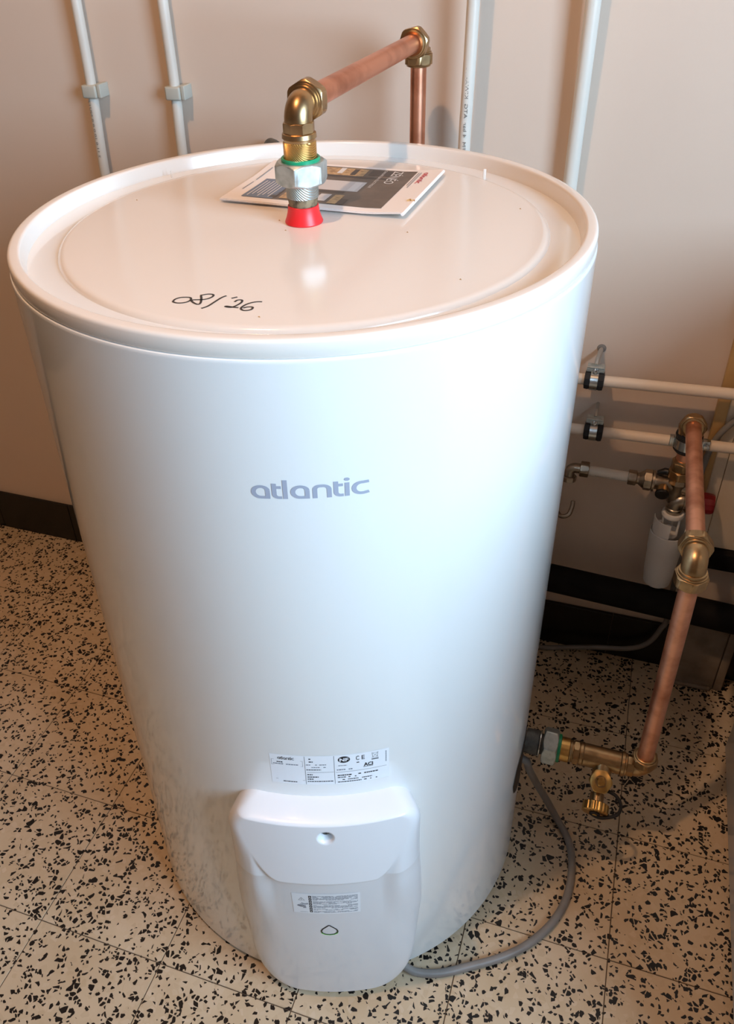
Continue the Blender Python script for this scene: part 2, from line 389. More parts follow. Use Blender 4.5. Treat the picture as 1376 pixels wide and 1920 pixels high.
# black tiled baseboard along the back wall
mb = MB(); box(mb, (XL, YW - 0.0055, 0), (XR, YW - 0.0001, 0.1005)); base = struct('baseboard_back', mb, M['grout_light'], smooth=False)
bm_ = MB(); box(bm_, (-T / 2 + .0006, -0.0075, 0.0006), (T / 2 - .0006, -0.0002, 0.1018), bev=0.0008)
bt0 = bm_.build('tile', M['black_tile'], base, smooth=False)
k = 0
for i in range(-5, 13):
    o = bt0 if k == 0 else bt0.copy()
    if k: COL.objects.link(o)
    k += 1; o.location = (-0.7938 + (i + .5) * T, YW - 0.0008 - random.uniform(0, .0006), 0)
# invented appliance behind the strip at the right edge; also blocks daylight
ap = thing('invented_appliance', 'invented white appliance, only its lower side panel shows as a grey strip at the right edge', 'appliance', (0.895, -0.01, 0))
mb = MB(); box(mb, (0.5945, -0.300, 0.010), (1.1945, 0.285, 0.845), bev=0.006); mb.build('cabinet', M['appliance'], ap)
mb = MB(); box(mb, (0.593, -0.312, 0.846), (1.196, 0.287, 0.872), bev=0.006); mb.build('worktop', M['appliance'], ap)
mb = MB(); lathe(mb, [(0.215, 0.0), (0.215, 0.012), (0.195, 0.026), (0.150, 0.030), (0.140, 0.018), (0.0005, 0.012)], (0.895, -0.299, 0.45), (0, -1, 0), 64); mb.build('door', M['appliance'], ap)
mb = MB(); box(mb, (0.60, -0.311, 0.735), (1.19, -0.299, 0.838), bev=.003); mb.build('control_panel', M['appliance'], ap)
for x in (0.63, 1.16):
    for y in (-0.27, 0.25): mb = MB(); lathe(mb, [(.018, 0), (.018, .011)], (x, y, 0), seg=20); mb.build('foot', M['black'], ap)


# ================================================================== WATER HEATER
R = 0.28
wh = thing('water_heater', 'large white cylindrical electric water heater with grey brand lettering, standing on terrazzo floor', 'water heater')
def cyl(az, z, off=0.0, rr=R):
    a = math.radians(az); return Vector(((rr + off) * math.sin(a), -(rr + off) * math.cos(a), z))
mb = MB(); lathe(mb, [(0.272, 0.010), (0.2785, 0.010), (0.28, 0.0115), (0.28, 0.944), (0.2803, 0.9458), (0.2798, 0.9472), (0.2780, 0.9478), (0.26, 0.9478)], (0, 0, 0), seg=192, cap0=True, cap1=True)
mb.build('body', M['body'], wh)
mb = MB(); lathe(mb, [(0.268, 0.0), (0.272, 0.001), (0.272, 0.0105), (0.268, 0.0105)], (0, 0, 0), seg=128); mb.build('base_ring', M['black'], wh)
prof = [(0.270, 0.9482), (0.2783, 0.9482), (0.2791, 0.9495), (0.2791, 0.9600), (0.2788, 0.9615), (0.2780, 0.9625), (0.2768, 0.9631), (0.2755, 0.9632), (0.2700, 0.9632), (0.2688, 0.9629), (0.2679, 0.9620), (0.2674, 0.9605),
        (0.2640, 0.9450), (0.2610, 0.925), (0.2585, 0.910), (0.2555, 0.901), (0.2515, 0.8965), (0.2470, 0.8950), (0.2430, 0.8965), (0.2410, 0.900), (0.2402, 0.906), (0.2388, 0.9400), (0.2382, 0.9445), (0.2370, 0.9482), (0.2352, 0.9506), (0.2328, 0.9518), (0.2295, 0.952)]
prof += [(r_, 0.952) for r_ in (0.20, 0.15, 0.10, 0.05, 0.02)]
mb = MB(); lathe(mb, prof, (0, 0, 0), seg=192, cap0=False); cap = mb.build('top_cap', M['cap'], wh, angle=50)
# moulding nibs in the groove of the lid
mb = MB(); box(mb, (0.1395, 0.1925, 0.945), (0.1425, 0.1940, 0.9605), bev=0.0004); mb.build('nib', M['cap'], cap)
mb = MB(); box(mb, (-0.2165, 0.1275, 0.940), (-0.2155, 0.1290, 0.9555), bev=0.0003); mb.build('nib', M['cap'], cap)
# handwriting on the lid
HW = [[(-0.0383, -0.2004), (-0.0379, -0.1968), (-0.0355, -0.1932), (-0.0309, -0.1914), (-0.0274, -0.1914), (-0.0251, -0.1947), (-0.0255, -0.1989), (-0.0284, -0.2022), (-0.0327, -0.2037), (-0.0366, -0.2029), (-0.0383, -0.2009)],
[(-0.0207, -0.1852), (-0.0172, -0.1915), (-0.0144, -0.1986), (-0.0148, -0.2018), (-0.0182, -0.201), (-0.0224, -0.1981), (-0.0237, -0.1961), (-0.0223, -0.1945), (-0.0157, -0.1923), (-0.0123, -0.1897), (-0.0104, -0.1856), (-0.0107, -0.1821), (-0.0129, -0.1805), (-0.0165, -0.1811), (-0.0199, -0.1838), (-0.0215, -0.1849)],
[(0.0002, -0.1802), (-0.0022, -0.1849), (-0.004, -0.1942), (-0.0057, -0.2032), (-0.0088, -0.2084)], [(0.0064, -0.184), (0.0081, -0.1823), (0.0101, -0.1803)],
[(0.012, -0.19), (0.0126, -0.1864), (0.015, -0.1849), (0.017, -0.1861), (0.0178, -0.1903), (0.0165, -0.1957), (0.0146, -0.1997), (0.0113, -0.2008), (0.0084, -0.2001), (0.0098, -0.1992), (0.0146, -0.1997), (0.0197, -0.1995)],
[(0.0337, -0.1841), (0.0304, -0.1848), (0.0264, -0.1875), (0.0232, -0.1923), (0.0219, -0.1977), (0.0227, -0.2012), (0.0255, -0.2032), (0.0286, -0.2027), (0.0311, -0.2001), (0.031, -0.1967), (0.0291, -0.1955), (0.0259, -0.1967), (0.0237, -0.1993)]]
mb = MB(); flat = lambda x, y, h: (x, y, 0.95215 + h)
for s_ in HW: strip(mb, [tuple(p)[:2] for p in smooth_path([(x, y, 0) for x, y in s_], 5)], 0.0019, flat)
setp(mb.build('handwritten_date', M['marker'], cap, smooth=False, normals=False), '08/\'26 in black marker')
# crumbs lying on the lid
CR_ = ('just in front of the red collar', 'just left of the red collar', 'right of the handwritten date', 'near the left edge of the lid', 'near the right edge of the lid', 'midway between the red collar and the right edge', 'near the front right edge of the lid')
for nm, (x, y) in zip(CR_, ((-0.011, -0.022), (-0.028, 0.004), (0.043, -0.2117), (-0.205, 0.03), (0.197, 0.092), (0.105, 0.0), (0.178, -0.1))):
    mb = MB(); s = 0.0011
    mb.add([(x - s, y, .9521), (x + s, y - s * .6, .9521), (x + s * .4, y + s, .9521), (x, y, .9531)], [(0, 1, 3), (1, 2, 3), (2, 0, 3), (0, 2, 1)])
    setp(mb.build('crumb', M['photo_cream'], None, smooth=False), 'tiny plaster crumb on the lid, ' + nm, 'crumb', 'crumbs on the lid')
# red collar
mb = MB(); GX, GY = -0.0025, 0.0065
lathe(mb, [(0.0135, 0.952), (0.0186, 0.9522), (0.0189, 0.9532), (0.0172, 0.9575), (0.0159, 0.962), (0.0153, 0.9665), (0.0152, 0.9688), (0.0145, 0.9694), (0.0135, 0.9688)], (GX, GY, 0), seg=64)
setp(mb.build('pipe_collar', M['red'], wh), 'red plastic collar round the hot outlet')
# brand lettering
def oncyl(az0, z0):
    return lambda x, y, h: cyl(az0 + math.degrees(x / R), z0 + y, 0.00025 + h)
fn = oncyl(10.6, 0.8235)
mb = MB(); logo(mb, 0, 0, 0.0132, math.radians(30.2 - 10.6) * R, fn); setp(mb.build('brand_lettering', M['logo'], wh, smooth=False, normals=False), 'grey lettering reading atlantic')
# rating label
fn = oncyl(7.7, 0.4425); LW = math.radians(25.8) * R; LH = 0.0485
mb = MB(); rect(mb, 0, 0, LW, LH, fn, 0, 0, nx=16)
kx = LW / 1105.0; ky = LH / 265.0          # label drawn in the units of a close-up view
def lx(u): return (u - 120) * kx
def ly(v): return LH - v * ky
H1 = 0.00012
logo(mb, lx(195), ly(42), 20 * ky, 155 * kx, fn, 1, H1)
for pts in ([(135, 48), (425, 48), (425, 98), (135, 98), (135, 48)],): strip(mb, [(lx(a), ly(b)) for a, b in pts], 0.00022, fn, 1, H1)
for x in (443, 712): rect(mb, lx(x), ly(262), lx(x + 3), ly(5), fn, 1, H1)
rect(mb, lx(160), ly(228), lx(437), ly(226), fn, 1, H1); rect(mb, lx(460), ly(150), lx(708), ly(148), fn, 1, H1, 3); rect(mb, lx(725), ly(155), lx(1200), ly(153), fn, 1, H1, 6)
random.seed(3)
def dashes(x0, x1, v, hgt, mi=2, dens=0.75):
    x = x0
    while x < x1:
        wd = random.uniform(8, 26)
        if random.random() < dens: rect(mb, lx(x), ly(v + hgt), lx(min(x + wd, x1)), ly(v), fn, mi, H1)
        x += wd + 4
for (a, b, v, hgt, mi) in ((185, 245, 62, 9, 1), (150, 410, 80, 8, 2), (165, 400, 240, 8, 1), (455, 500, 22, 9, 1), (455, 520, 48, 9, 1), (455, 640, 76, 7, 2), (455, 635, 100, 7, 2), (455, 590, 122, 7, 1), (460, 512, 166, 9, 1), (460, 570, 188, 9, 1), (460, 515, 208, 9, 1), (460, 700, 230, 8, 1),
                     (735, 880, 128, 9, 2), (740, 1130, 180, 10, 1), (740, 930, 200, 8, 1), (740, 1060, 222, 8, 1), (740, 1110, 243, 8, 1), (750, 830, 92, 6, 2), (920, 970, 76, 8, 1)): dashes(a, b, v, hgt, mi)
poly(mb, [(lx(805) + 56 * kx * math.cos(a / 24 * 2 * PI), ly(42) + 29 * ky * math.sin(a / 24 * 2 * PI)) for a in range(24)], fn, 1, H1)
text(mb, 'NF', lx(805), ly(56), 40 * ky, fn, 82 * kx, 3, H1 * 2, 0.03, align='c')
text(mb, 'C', lx(915), ly(58), 52 * ky, fn, 30 * kx, 1, H1, 0.01); text(mb, 'E', lx(968), ly(58), 52 * ky, fn, 28 * kx, 1, H1, 0.01)
text(mb, 'ACI', lx(985), ly(122), 40 * ky, fn, 88 * kx, 1, H1, 0.04); rect(mb, lx(980), ly(130), lx(1072), ly(126), fn, 1, H1)
strip(mb, [(lx(1065), ly(18)), (lx(1120), ly(18)), (lx(1112), ly(58)), (lx(1074), ly(58)), (lx(1065), ly(18))], 0.0003, fn, 1, H1)
strip(mb, [(lx(1062), ly(60)), (lx(1124), ly(12))], 0.00025, fn, 1, H1); strip(mb, [(lx(1062), ly(12)), (lx(1124), ly(60))], 0.00025, fn, 1, H1); rect(mb, lx(1060), ly(76), lx(1125), ly(68), fn, 1, H1)
for i in range(9): rect(mb, lx(1192), ly(20 + i * 11 + 8), lx(1201), ly(20 + i * 11), fn, 2, H1)
setp(mb.build('rating_label', [M['label'], M['ink'], M['ink_grey'], M['label']], wh, smooth=False, normals=False), 'white rating label with black print')

# control cover
AZC = 18.7; ZT, ZB = 0.4215, 0.019
def hwid(z):     # half angle of the outline in degrees
    h = 20.4 + 1.7 * sm((0.40 - z) / 0.2)
    if z > ZT - 0.030: q = (z - (ZT - 0.030)) / 0.030; h -= 6.0 * (1 - math.sqrt(max(0, 1 - q * q)))
    if z < 0.20: q = (0.20 - z) / (0.20 - ZB); h -= 2.6 * q + 7.0 * (1 - math.sqrt(max(0, 1 - (max(0, (q - .45)) / .55) ** 2.6)))
    return h
def sm(t): t = max(0, min(1, t)); return t * t * (3 - 2 * t)
SC = (AZC + 0.4, 0.398)
def cdepth(u, z):
    """stand-off of the cover face from the drum"""
    a = abs(u)
    zc = 0.320 + 0.030 * (max(0, a - 0.42) / 0.25) ** 2      # the lower crease curls up towards its ends
    dc = 0.033 + 0.010 * (ZT - z) / (ZT - 0.320) if z > 0.320 else 0.043 - 0.013 * ((0.320 - z) / 0.300) ** 0.8
    dc -= 0.0055 * sm((zc - z) / 0.012) * (1 - sm((a - 0.52) / 0.22) * (1 - sm((0.30 - z) / 0.12)))
    q = sm((0.410 - z) / 0.110)                                     # shoulder: narrow high up, broad lower down
    low = sm((0.17 - z) / 0.13); st = 0.84 - 0.30 * q + 0.22 * low; de = 0.021 - 0.006 * q + 0.004 * low
    if a > st:
        t = (a - st) / (1 - st); dc = dc - (dc - de) * (0.25 * t * t + 0.75 * (1 - math.sqrt(max(0, 1 - min(1, t) ** 2.2))) * (0.75 + .25 * t))
    # top shelf rounding
    t = (ZT - z) / 0.006
    if t < 1: dc *= math.sqrt(max(0, 1 - (1 - t) ** 2))
    # screw well
    dx = math.radians(AZC + u * hwid(z) - SC[0]) * 0.32; dz = z - SC[1]; rr = math.hypot(dx, dz)
    if rr < 0.0098: dc -= 0.011 * sm((0.0098 - rr) / 0.0060)
    return max(dc, 0.0)
NU, NV = 200, 250
zs = [ZT - 0.0065 * (1 - math.cos(PI / 2 * i / 14)) for i in range(14)]
zs += [ZT - 0.0065 - (ZT - 0.0065 - ZB) * i / NV for i in range(NV + 1)]
mb = MB(); vs = []; fs = []
for z in zs:
    h = hwid(z); row = [(-1, -0.001)] + [(-1 + 2 * i / NU, None) for i in range(NU + 1)] + [(1, -0.001)]
    for u, d in row: vs.append(cyl(AZC + u * h, z, cdepth(u, z) if d is None else d))
W_ = NU + 3
for i in range(len(zs) - 1):
    for j in range(W_ - 1): fs.append((i * W_ + j, i * W_ + j + 1, (i + 1) * W_ + j + 1, (i + 1) * W_ + j))
mb.add(vs, fs); last = (len(zs) - 1) * W_
low = [cyl(AZC + (-1 + 2 * i / NU) * hwid(ZB), ZB + 0.002, -0.001) for i in range(NU + 1)]
n0 = len(mb.v); mb.v += [tuple(v) for v in low]
for i in range(NU): mb.f.append((last + 1 + i, last + 2 + i, n0 + i + 1, n0 + i)); mb.m.append(0)
cover = mb.build('control_cover', M['cover'], wh, angle=60)
def cfn(az0, z0, lift=0.0003):
    def f(x, y, h):
        az = az0 + math.degrees(x / 0.32); z = z0 + y; u = (az - AZC) / hwid(z); return cyl(az, z, cdepth(u, z) + lift + h)
    return f
sc = cyl(SC[0], SC[1], 0); rad = Vector((sc.x, sc.y, 0)).normalized()
mb = MB(); lathe(mb, [(0.0, 0.0252), (0.0042, 0.0252), (0.0044, 0.0262), (0.0040, 0.0282), (0.0030, 0.0290), (0.0018, 0.0290), (0.0016, 0.0275), (0.0001, 0.0275)], sc, rad, 24); mb.build('screw', M['zinc_dark'], cover)
# warning label on the cover
fn = cfn(11.0, 0.2385); WLW, WLH = math.radians(14.4) * .32, 0.0475
mb = MB(); rect(mb, 0, 0, WLW, WLH, fn, 0, 0, nx=12)
def wx(u): return (u - 155) / 1075 * WLW
def wy(v): return WLH - (v - 118) / 350 * WLH
strip(mb, [(wx(255), wy(235)), (wx(303), wy(188)), (wx(352), wy(235)), (wx(255), wy(235))], 0.0004, fn, 1, H1); rect(mb, wx(300), wy(228), wx(306), wy(202), fn, 1, H1)
for pts, mi in (([(220, 330), (250, 312), (310, 330), (318, 355), (270, 352), (230, 340)], 2), ([(290, 275), (350, 290), (400, 278), (410, 300), (350, 312), (300, 300)], 3), ([(315, 330), (360, 320), (366, 372), (318, 375)], 3), ([(270, 296), (340, 322), (330, 335), (270, 308)], 2)):
    poly(mb, [(wx(a), wy(b)) for a, b in pts], fn, mi, H1)
for i in range(7): rect(mb, wx(418), wy(150 + i * 43 + 37), wx(464), wy(150 + i * 43), fn, 1, H1); rect(mb, wx(434), wy(150 + i * 43 + 25), wx(448), wy(150 + i * 43 + 12), fn, 0, H1 * 2)
random.seed(11)
for i in range(22):
    v = 150 + i * 13.7; x = 480
    if i in (6, 11, 16, 19): continue
    while x < 1190:
        wd = random.uniform(25, 110)
        if random.random() < 0.86: rect(mb, wx(x), wy(v + 8), wx(min(x + wd, 1190)), wy(v), fn, 2 if random.random() < .35 else 3, H1)
        x += wd + 9
rect(mb, wx(262), wy(446), wx(390), wy(442), fn, 2, H1)
setp(mb.build('warning_label', [M['label'], M['ink'], M['ink_grey'], mat('light_ink', (150, 154, 164), .5)], cover, smooth=False, normals=False), 'white warning label with rows of fine print')
# drop-shaped light
fn = cfn(18.35, 0.1945); mb = MB()
dr = [(0, 0.0145), (0.0042, 0.0095), (0.0083, 0.0045), (0.0103, -0.0005), (0.0092, -0.0055), (0.0055, -0.0085), (0, -0.0096), (-0.0055, -0.0085), (-0.0092, -0.0055), (-0.0103, -0.0005), (-0.0083, 0.0045), (-0.0042, 0.0095), (0, 0.0145)]
strip(mb, dr[0:4], 0.0019, fn, 0, 0); strip(mb, dr[9:13], 0.0019, fn, 0, 0); strip(mb, dr[3:10], 0.0021, fn, 1, 0)
strip(mb, [(x * 1.12, y * 1.13) for x, y in dr[4:9]], 0.0009, fn, 2, 0)
setp(mb.build('status_light', [M['ink'], M['green_dark'], M['led']], cover, smooth=False, normals=False), 'drop shaped outline glowing green at its foot')
# dark opening round the cold inlet
mb = MB(); vs = []; fs = []; nz = 12
for i in range(25):
    az = 79.5 + i * 1.75; e = abs(i - 12) / 12; hz = 0.043 * math.sqrt(max(0.0, 1 - e ** 3))
    for k in range(2): vs.append(cyl(az, 0.222 + 1.25 * (hz if k else -hz), 0.0006))
for i in range(24): fs.append((2 * i, 2 * i + 2, 2 * i + 3, 2 * i + 1))
mb.add(vs, fs); setp(mb.build('inlet_opening', M['black'], wh, smooth=False), 'black opening around the cold inlet')
# power lead
mb = MB(); pc = [(0.268, 0.038, 0.172), (0.2855, 0.0400, 0.163), (0.2900, 0.0470, 0.138), (0.3040, 0.0640, 0.085), (0.3240, 0.0700, 0.040), (0.3440, 0.0640, 0.0080), (0.3648, 0.0347, 0.006), (0.3747, -0.0032, 0.006), (0.3737, -0.0553, 0.006), (0.3581, -0.101, 0.006), (0.3303, -0.1412, 0.006), (0.2981, -0.1705, 0.006), (0.2586, -0.1959, 0.006), (0.222, -0.2170, 0.006), (0.190, -0.2270, 0.009), (0.166, -0.2260, 0.016), (0.145, -0.243, 0.030), (0.140, -0.262, 0.045)]
tube(mb, smooth_path(pc, 8), 0.0056, 16); setp(mb.build('power_lead', M['cable'], wh), 'thick grey power lead looping over the floor')

# ================================================================== HOT OUTLET PLUMBING
def refaz(az): a = math.radians(az); return (math.sin(a), -math.cos(a), 0)
un = thing('union_fitting', 'zinc plated hexagonal union with green ring, standing on the red collar of the lid', 'pipe fitting', (GX, GY, 0.9694))
O = (GX, GY, 0)
mb = MB(); lathe(mb, [(0.0125, 0.960), (0.0135, 0.9605), (0.0140, 0.971), (0.0146, 0.9745), (0.0146, 0.9785)], O, seg=48); mb.build('nipple', M['tape'], un)
mb = MB(); lathe(mb, [(0.0145, 0.9765), (0.0157, 0.9772), (0.0158, 0.9905), (0.0185, 0.9925)], O, seg=64); mb.build('knurled_sleeve', M['knurl'], un)
mb = MB(); hexnut(mb, O, (0, 0, 1), 0.0455, 0.9905, 1.0112, ref=refaz(7), cap=1.14); mb.build('hex_nut', M['zinc'], un)
mb = MB(); lathe(mb, [(0.0170, 1.0095), (0.0186, 1.0100), (0.0187, 1.0138), (0.0180, 1.0145), (0.0162, 1.0140), (0.0160, 1.011)], O, seg=64); setp(mb.build('insulating_ring', M['green'], un), 'green plastic ring')
mb = MB(); lathe(mb, [(0.0157, 1.0110), (0.0158, 1.0280), (0.0152, 1.0290)], O, seg=64); mb.build('brass_sleeve', M['knurl_brass'], un)

def elbow(name, label, P, dA, dB, r=0.0132, Rb=0.016, la=0.02, lb=0.02, endA='nut', endB='nut', m='brass', af=0.034, refA=None, refB=None, nl=0.014):
    """quarter bend with an end fitting on each branch"""
    P = Vector(P); dA = Vector(dA).normalized(); dB = Vector(dB).normalized(); t = thing(name, label, 'pipe elbow', P)
    mb = MB(); tube(mb, bend(P, dA, dB, Rb, la, lb), r, 32)
    seam = []
    mb.build('elbow_body', M[m], t, angle=60)
    for d, L, e, rf in ((dA, la, endA, refA), (dB, lb, endB, refB)):
        if e == 'nut':
            mb = MB(); lathe(mb, [(r, L - .006), (r * 1.12, L - .0055), (r * 1.12, L - 0.002), (r * 1.22, L - .0015), (r * 1.22, L), (r, L + .0003)], P, d, 40)
            mb.build('socket', M[m], t)
            mb = MB(); hexnut(mb, P, d, af, L + 0.0005, L + nl, ref=rf); lathe(mb, [(af * .46, L + nl - .0005), (af * .44, L + nl + .002), (af * .40, L + nl + .0026), (r * 1.0, L + nl + .0022)], P, d, 40)
            mb.build('compression_nut', M[m], t)
        elif e == 'thread':
            mb = MB(); hexnut(mb, P, d, r * 2.12, L - 0.006, L + 0.004, ref=rf, sides=8); lathe(mb, [(r * 1.1, L + .003), (r * 1.22, L + .004), (r * 1.25, L + .008), (r * 1.15, L + .009), (r * 1.14, L + .0115), (r, L + .012)], P, d, 40)
            mb.build('threaded_socket', M[m], t)
    return t
PT = Vector((GX, GY, 1.0595)); PR = Vector((0.0142, 0.385, 1.0585))
elbow('pipe_elbow', 'brass elbow directly above the zinc union on the lid', PT, (0, 0, -1), (0.04, 1, 0), r=0.0132, Rb=0.0125, la=0.0195, lb=0.016, endA='thread', endB='nut', af=0.0355, refB=(0, 0, 1), refA=refaz(35))
elbow('pipe_elbow', 'brass elbow near the wall turning the copper pipe down behind the lid', PR, (-0.04, -1, 0), (0, 0, -1), r=0.0132, Rb=0.014, la=0.014, lb=0.014, af=0.0345, refA=(0.3, 0, 1), refB=refaz(15), nl=0.013)
CR = 0.0102
mb = MB(); tube(mb, [PT + (PR - PT) * t for t in (0.055, .25, .5, .75, .955)], 0.0109, 32)
setp(mb.build('copper_pipe', M['copper'], None), 'sloping-looking copper pipe from the brass elbow over the lid to the wall', 'pipe')
mb = MB(); tube(mb, [(0.0142, 0.385, 1.036), (0.0142, 0.385, 0.5), (0.0142, 0.385, 0.0)], CR, 32)
setp(mb.build('copper_pipe', M['copper'], None), 'vertical copper pipe dropping behind the lid from the upper wall elbow', 'pipe')

# leaflet -----------------------------------------------------------
lf = thing('leaflet', 'folded white printed leaflet lying on the lid behind the union', 'leaflet', (-0.0095, 0.115, 0.952))
A0 = Vector((-0.1125, 0.0443)); A1 = Vector((0.0902, 0.0346)); A2 = Vector((0.0955, 0.1865)); A3 = Vector((-0.1120, 0.193))
def lz(u, v, k=0): return 0.9545 + 0.0006 * k + 0.0035 * max(0, u - .82) / .18 + 0.0010 * math.sin(v * 5 + k) * (1 - u)
def leafpt(u, v, k=0):
    p = A0.lerp(A1, u).lerp(A3.lerp(A2, u), v); return Vector((p.x, p.y, lz(u, v, k)))
for k, (name, sh) in enumerate((('page', 0.0), ('page', 0.0012), ('page', -0.0006))):
    mb = MB(); vs = []; n = 14
    for i in range(n + 1):
        for j in range(n + 1):
            p = leafpt(i / n, j / n, k); p.y += -sh; p.z -= 0.0001; vs.append(p)
    m_ = len(vs); vs += [v - Vector((0, 0, 0.0004)) for v in vs]
    fs = []
    for i in range(n):
        for j in range(n):
            a = i * (n + 1) + j; fs.append((a, a + n + 1, a + n + 2, a + 1)); fs.append((m_ + a, m_ + a + 1, m_ + a + n + 2, m_ + a + n + 1))
    per = [i * (n + 1) for i in range(n + 1)] + [n * (n + 1) + j for j in range(1, n + 1)] + [i * (n + 1) + n for i in range(n - 1, -1, -1)] + [j for j in range(n - 1, 0, -1)]
    for a, b in zip(per, per[1:] + per[:1]): fs.append((a, m_ + a, m_ + b, b))
    mb.add(vs, fs); mb.build(name, M['paper'], lf)
mb = MB(); sp = []
for j in range(13):
    v = j / 12; p = leafpt(1.0, v, 1); sp.append(p + Vector((0.0002, 0, -0.0013)))
tube(mb, sp, [0.0019] * 13, 12); setp(mb.build('folded_edge', M['paper'], lf), 'bulging folded edge')
def lfn(x, y, h): p = leafpt(x, y, 2); return Vector((p.x, p.y, p.z + 0.00015 + h))
def lrect(mb, x0, y0, x1, y1, mi=0, h=0, nx=8, ny=8):
    for i in range(nx):
        for j in range(ny):
            a, b = x0 + (x1 - x0) * i / nx, x0 + (x1 - x0) * (i + 1) / nx; c, d = y0 + (y1 - y0) * j / ny, y0 + (y1 - y0) * (j + 1) / ny
            mb.add([lfn(a, c, h), lfn(b, c, h), lfn(b, d, h), lfn(a, d, h)], [(0, 1, 2, 3)], mi)
mb = MB(); E1, E2, E3 = .00012, .00024, .00036
lrect(mb, .20, .085, .87, .955, 0)
lrect(mb, .20, .76, .60, .93, 1, E1, 6, 2); lrect(mb, .62, .80, .74, .93, 4, E1, 2, 2); lrect(mb, .30, .72, .76, .76, 4, E1, 4, 1)
lrect(mb, .22, .40, .66, .63, 2, E1, 6, 3); lrect(mb, .22, .34, .60, .385, 5, E1, 4, 1); lrect(mb, .60, .41, .64, .62, 6, E2, 1, 2)
for x0, y0, x1, y1, mi in ((.30, .12, .36, .32, 1), (.40, .10, .47, .28, 5), (.49, .14, .55, .30, 2), (.57, .10, .62, .30, 1), (.62, .10, .66, .22, 5), (.24, .12, .28, .3, 4), (.44, .80, .47, .93, 6), (.52, .78, .55, .92, 5), (.25, .78, .35, .92, 5), (.37, .79, .40, .91, 1)): lrect(mb, x0, y0, x1, y1, mi, E2, 1, 1)
lrect(mb, .095, .085, .27, .55, 3, E2, 3, 4)
mb.build('photo_print', [M['photo_brown'], M['photo_cream'], M['photo_white'], M['photo_blue'], M['photo_dark'], M['photo_dark'], M['white_ink']], lf, smooth=False, normals=False)
mb = MB()
ar = 0.152 / 0.204
def ltext(s, u, v, size, width, mi, bold=0):      # reads towards the viewer, tops of letters to the right
    vs, fs, W = text_tris(s, bold); sx = width / W
    mb.add([lfn(u + vy * size, v - vx * sx, E3) for vx, vy in vs], fs, mi)
ltext('ZÉNÉO', .745, .93, .075, .30, 0, 0.0)
mb.build('title', M['white_ink'], lf, smooth=False, normals=False); mb = MB()
ltext('CHAUFFE-EAU ÉLECTRIQUE', .69, .93, .022, .42, 0, 0.0)
mb.build('subtitle', M['white_ink'], lf, smooth=False, normals=False); mb = MB()
for i in range(7): lrect(mb, .115 + i * .02, .12 + .03 * (i % 3), .121 + i * .02, .50 - .02 * (i % 2), 0, E3, 1, 1)
for i, (a, b) in enumerate(((.25, .45), (.5, .82))): lrect(mb, .045, a, .050, b, 2, E3, 1, 1)
mb.build('small_print', [M['white_ink'], M['brand_red'], M['ink_grey']], lf, smooth=False, normals=False)
mb = MB()
G, s_, dot, W_l = logo_strokes(); f2 = lambda a, b, h: lfn(.915 + b * .022, .92 - a * .27 / W_l, E1 + h)
for g in G: strip(mb, g, s_, f2)
poly(mb, dot, f2)
setp(mb.build('brand_lettering', M['brand_red'], lf, smooth=False, normals=False), 'red lettering reading atlantic')
mb = MB()
for i in range(2): lrect(mb, .895 - i * .012, .55 + .05 * i, .899 - i * .012, .92, 0, E1, 1, 6)
mb.build('fine_print', M['ink_grey'], lf, smooth=False, normals=False)
mb = MB(); q = [(0.086, 0.079), (0.092, 0.082), (0.099, 0.086), (0.094, 0.0785)]
mb.add([(0.0845 + i * .0022, 0.072 + (i % 2) * .0012, 0.9598 + (i % 3) * .0006) for i in range(5)] + [(0.0850 + i * .0021, 0.0705, 0.9586) for i in range(5)], [(i, i + 1, i + 6, i + 5) for i in range(4)])
setp(mb.build('debris', M['photo_cream'], None, smooth=False), 'small brown scrap lying on the right end of the leaflet', 'scrap')

# ================================================================== WALL PIPES (vertical)
def vpipe(label, pts, r, m='pvc', prints=(), cat='pipe'):
    t = thing('plastic_pipe', label, cat, pts[-1], 'vertical white pipes on the back wall')
    mb = MB(); tube(mb, smooth_path(pts, 6), r, 28); mb.build('pipe', M[m], t)
    return t
p1 = vpipe('leftmost vertical white pipe, behind the left rim of the heater', [(-0.5093, 0.438, 1.75), (-0.5140, 0.440, 1.30), (-0.5165, 0.443, 1.095), (-0.5188, 0.4445, 0.972), (-0.5215, 0.441, 0.85), (-0.5240, 0.440, 0.6), (-0.525, 0.440, 0.1)], 0.0078)
p2 = vpipe('second vertical white pipe from the left, held by a grey clip', [(-0.372, 0.438, 1.75), (-0.3735, 0.440, 1.30), (-0.3740, 0.443, 1.095), (-0.3742, 0.4445, 0.974), (-0.3745, 0.441, 0.88), (-0.3745, 0.440, 0.6), (-0.3745, 0.440, 0.1)], 0.0078)
p3 = vpipe('vertical white pipe just right of the copper pipe, with grey printing', [(0.0765, 0.418, 1.75), (0.0747, 0.419, 1.3), (0.0737, 0.420, 1.10), (0.0717, 0.421, 0.98), (0.0705, 0.422, 0.91), (0.0700, 0.422, 0.5), (0.0700, 0.422, 0.1)], 0.0082)
p4 = vpipe('rightmost vertical white pipe, behind the right rim of the heater', [(0.2185, 0.434, 1.75), (0.2172, 0.435, 1.3), (0.2168, 0.436, 1.10), (0.2158, 0.439, 0.98), (0.2152, 0.440, 0.88), (0.215, 0.440, 0.6), (0.215, 0.440, 0.1)], 0.0095)
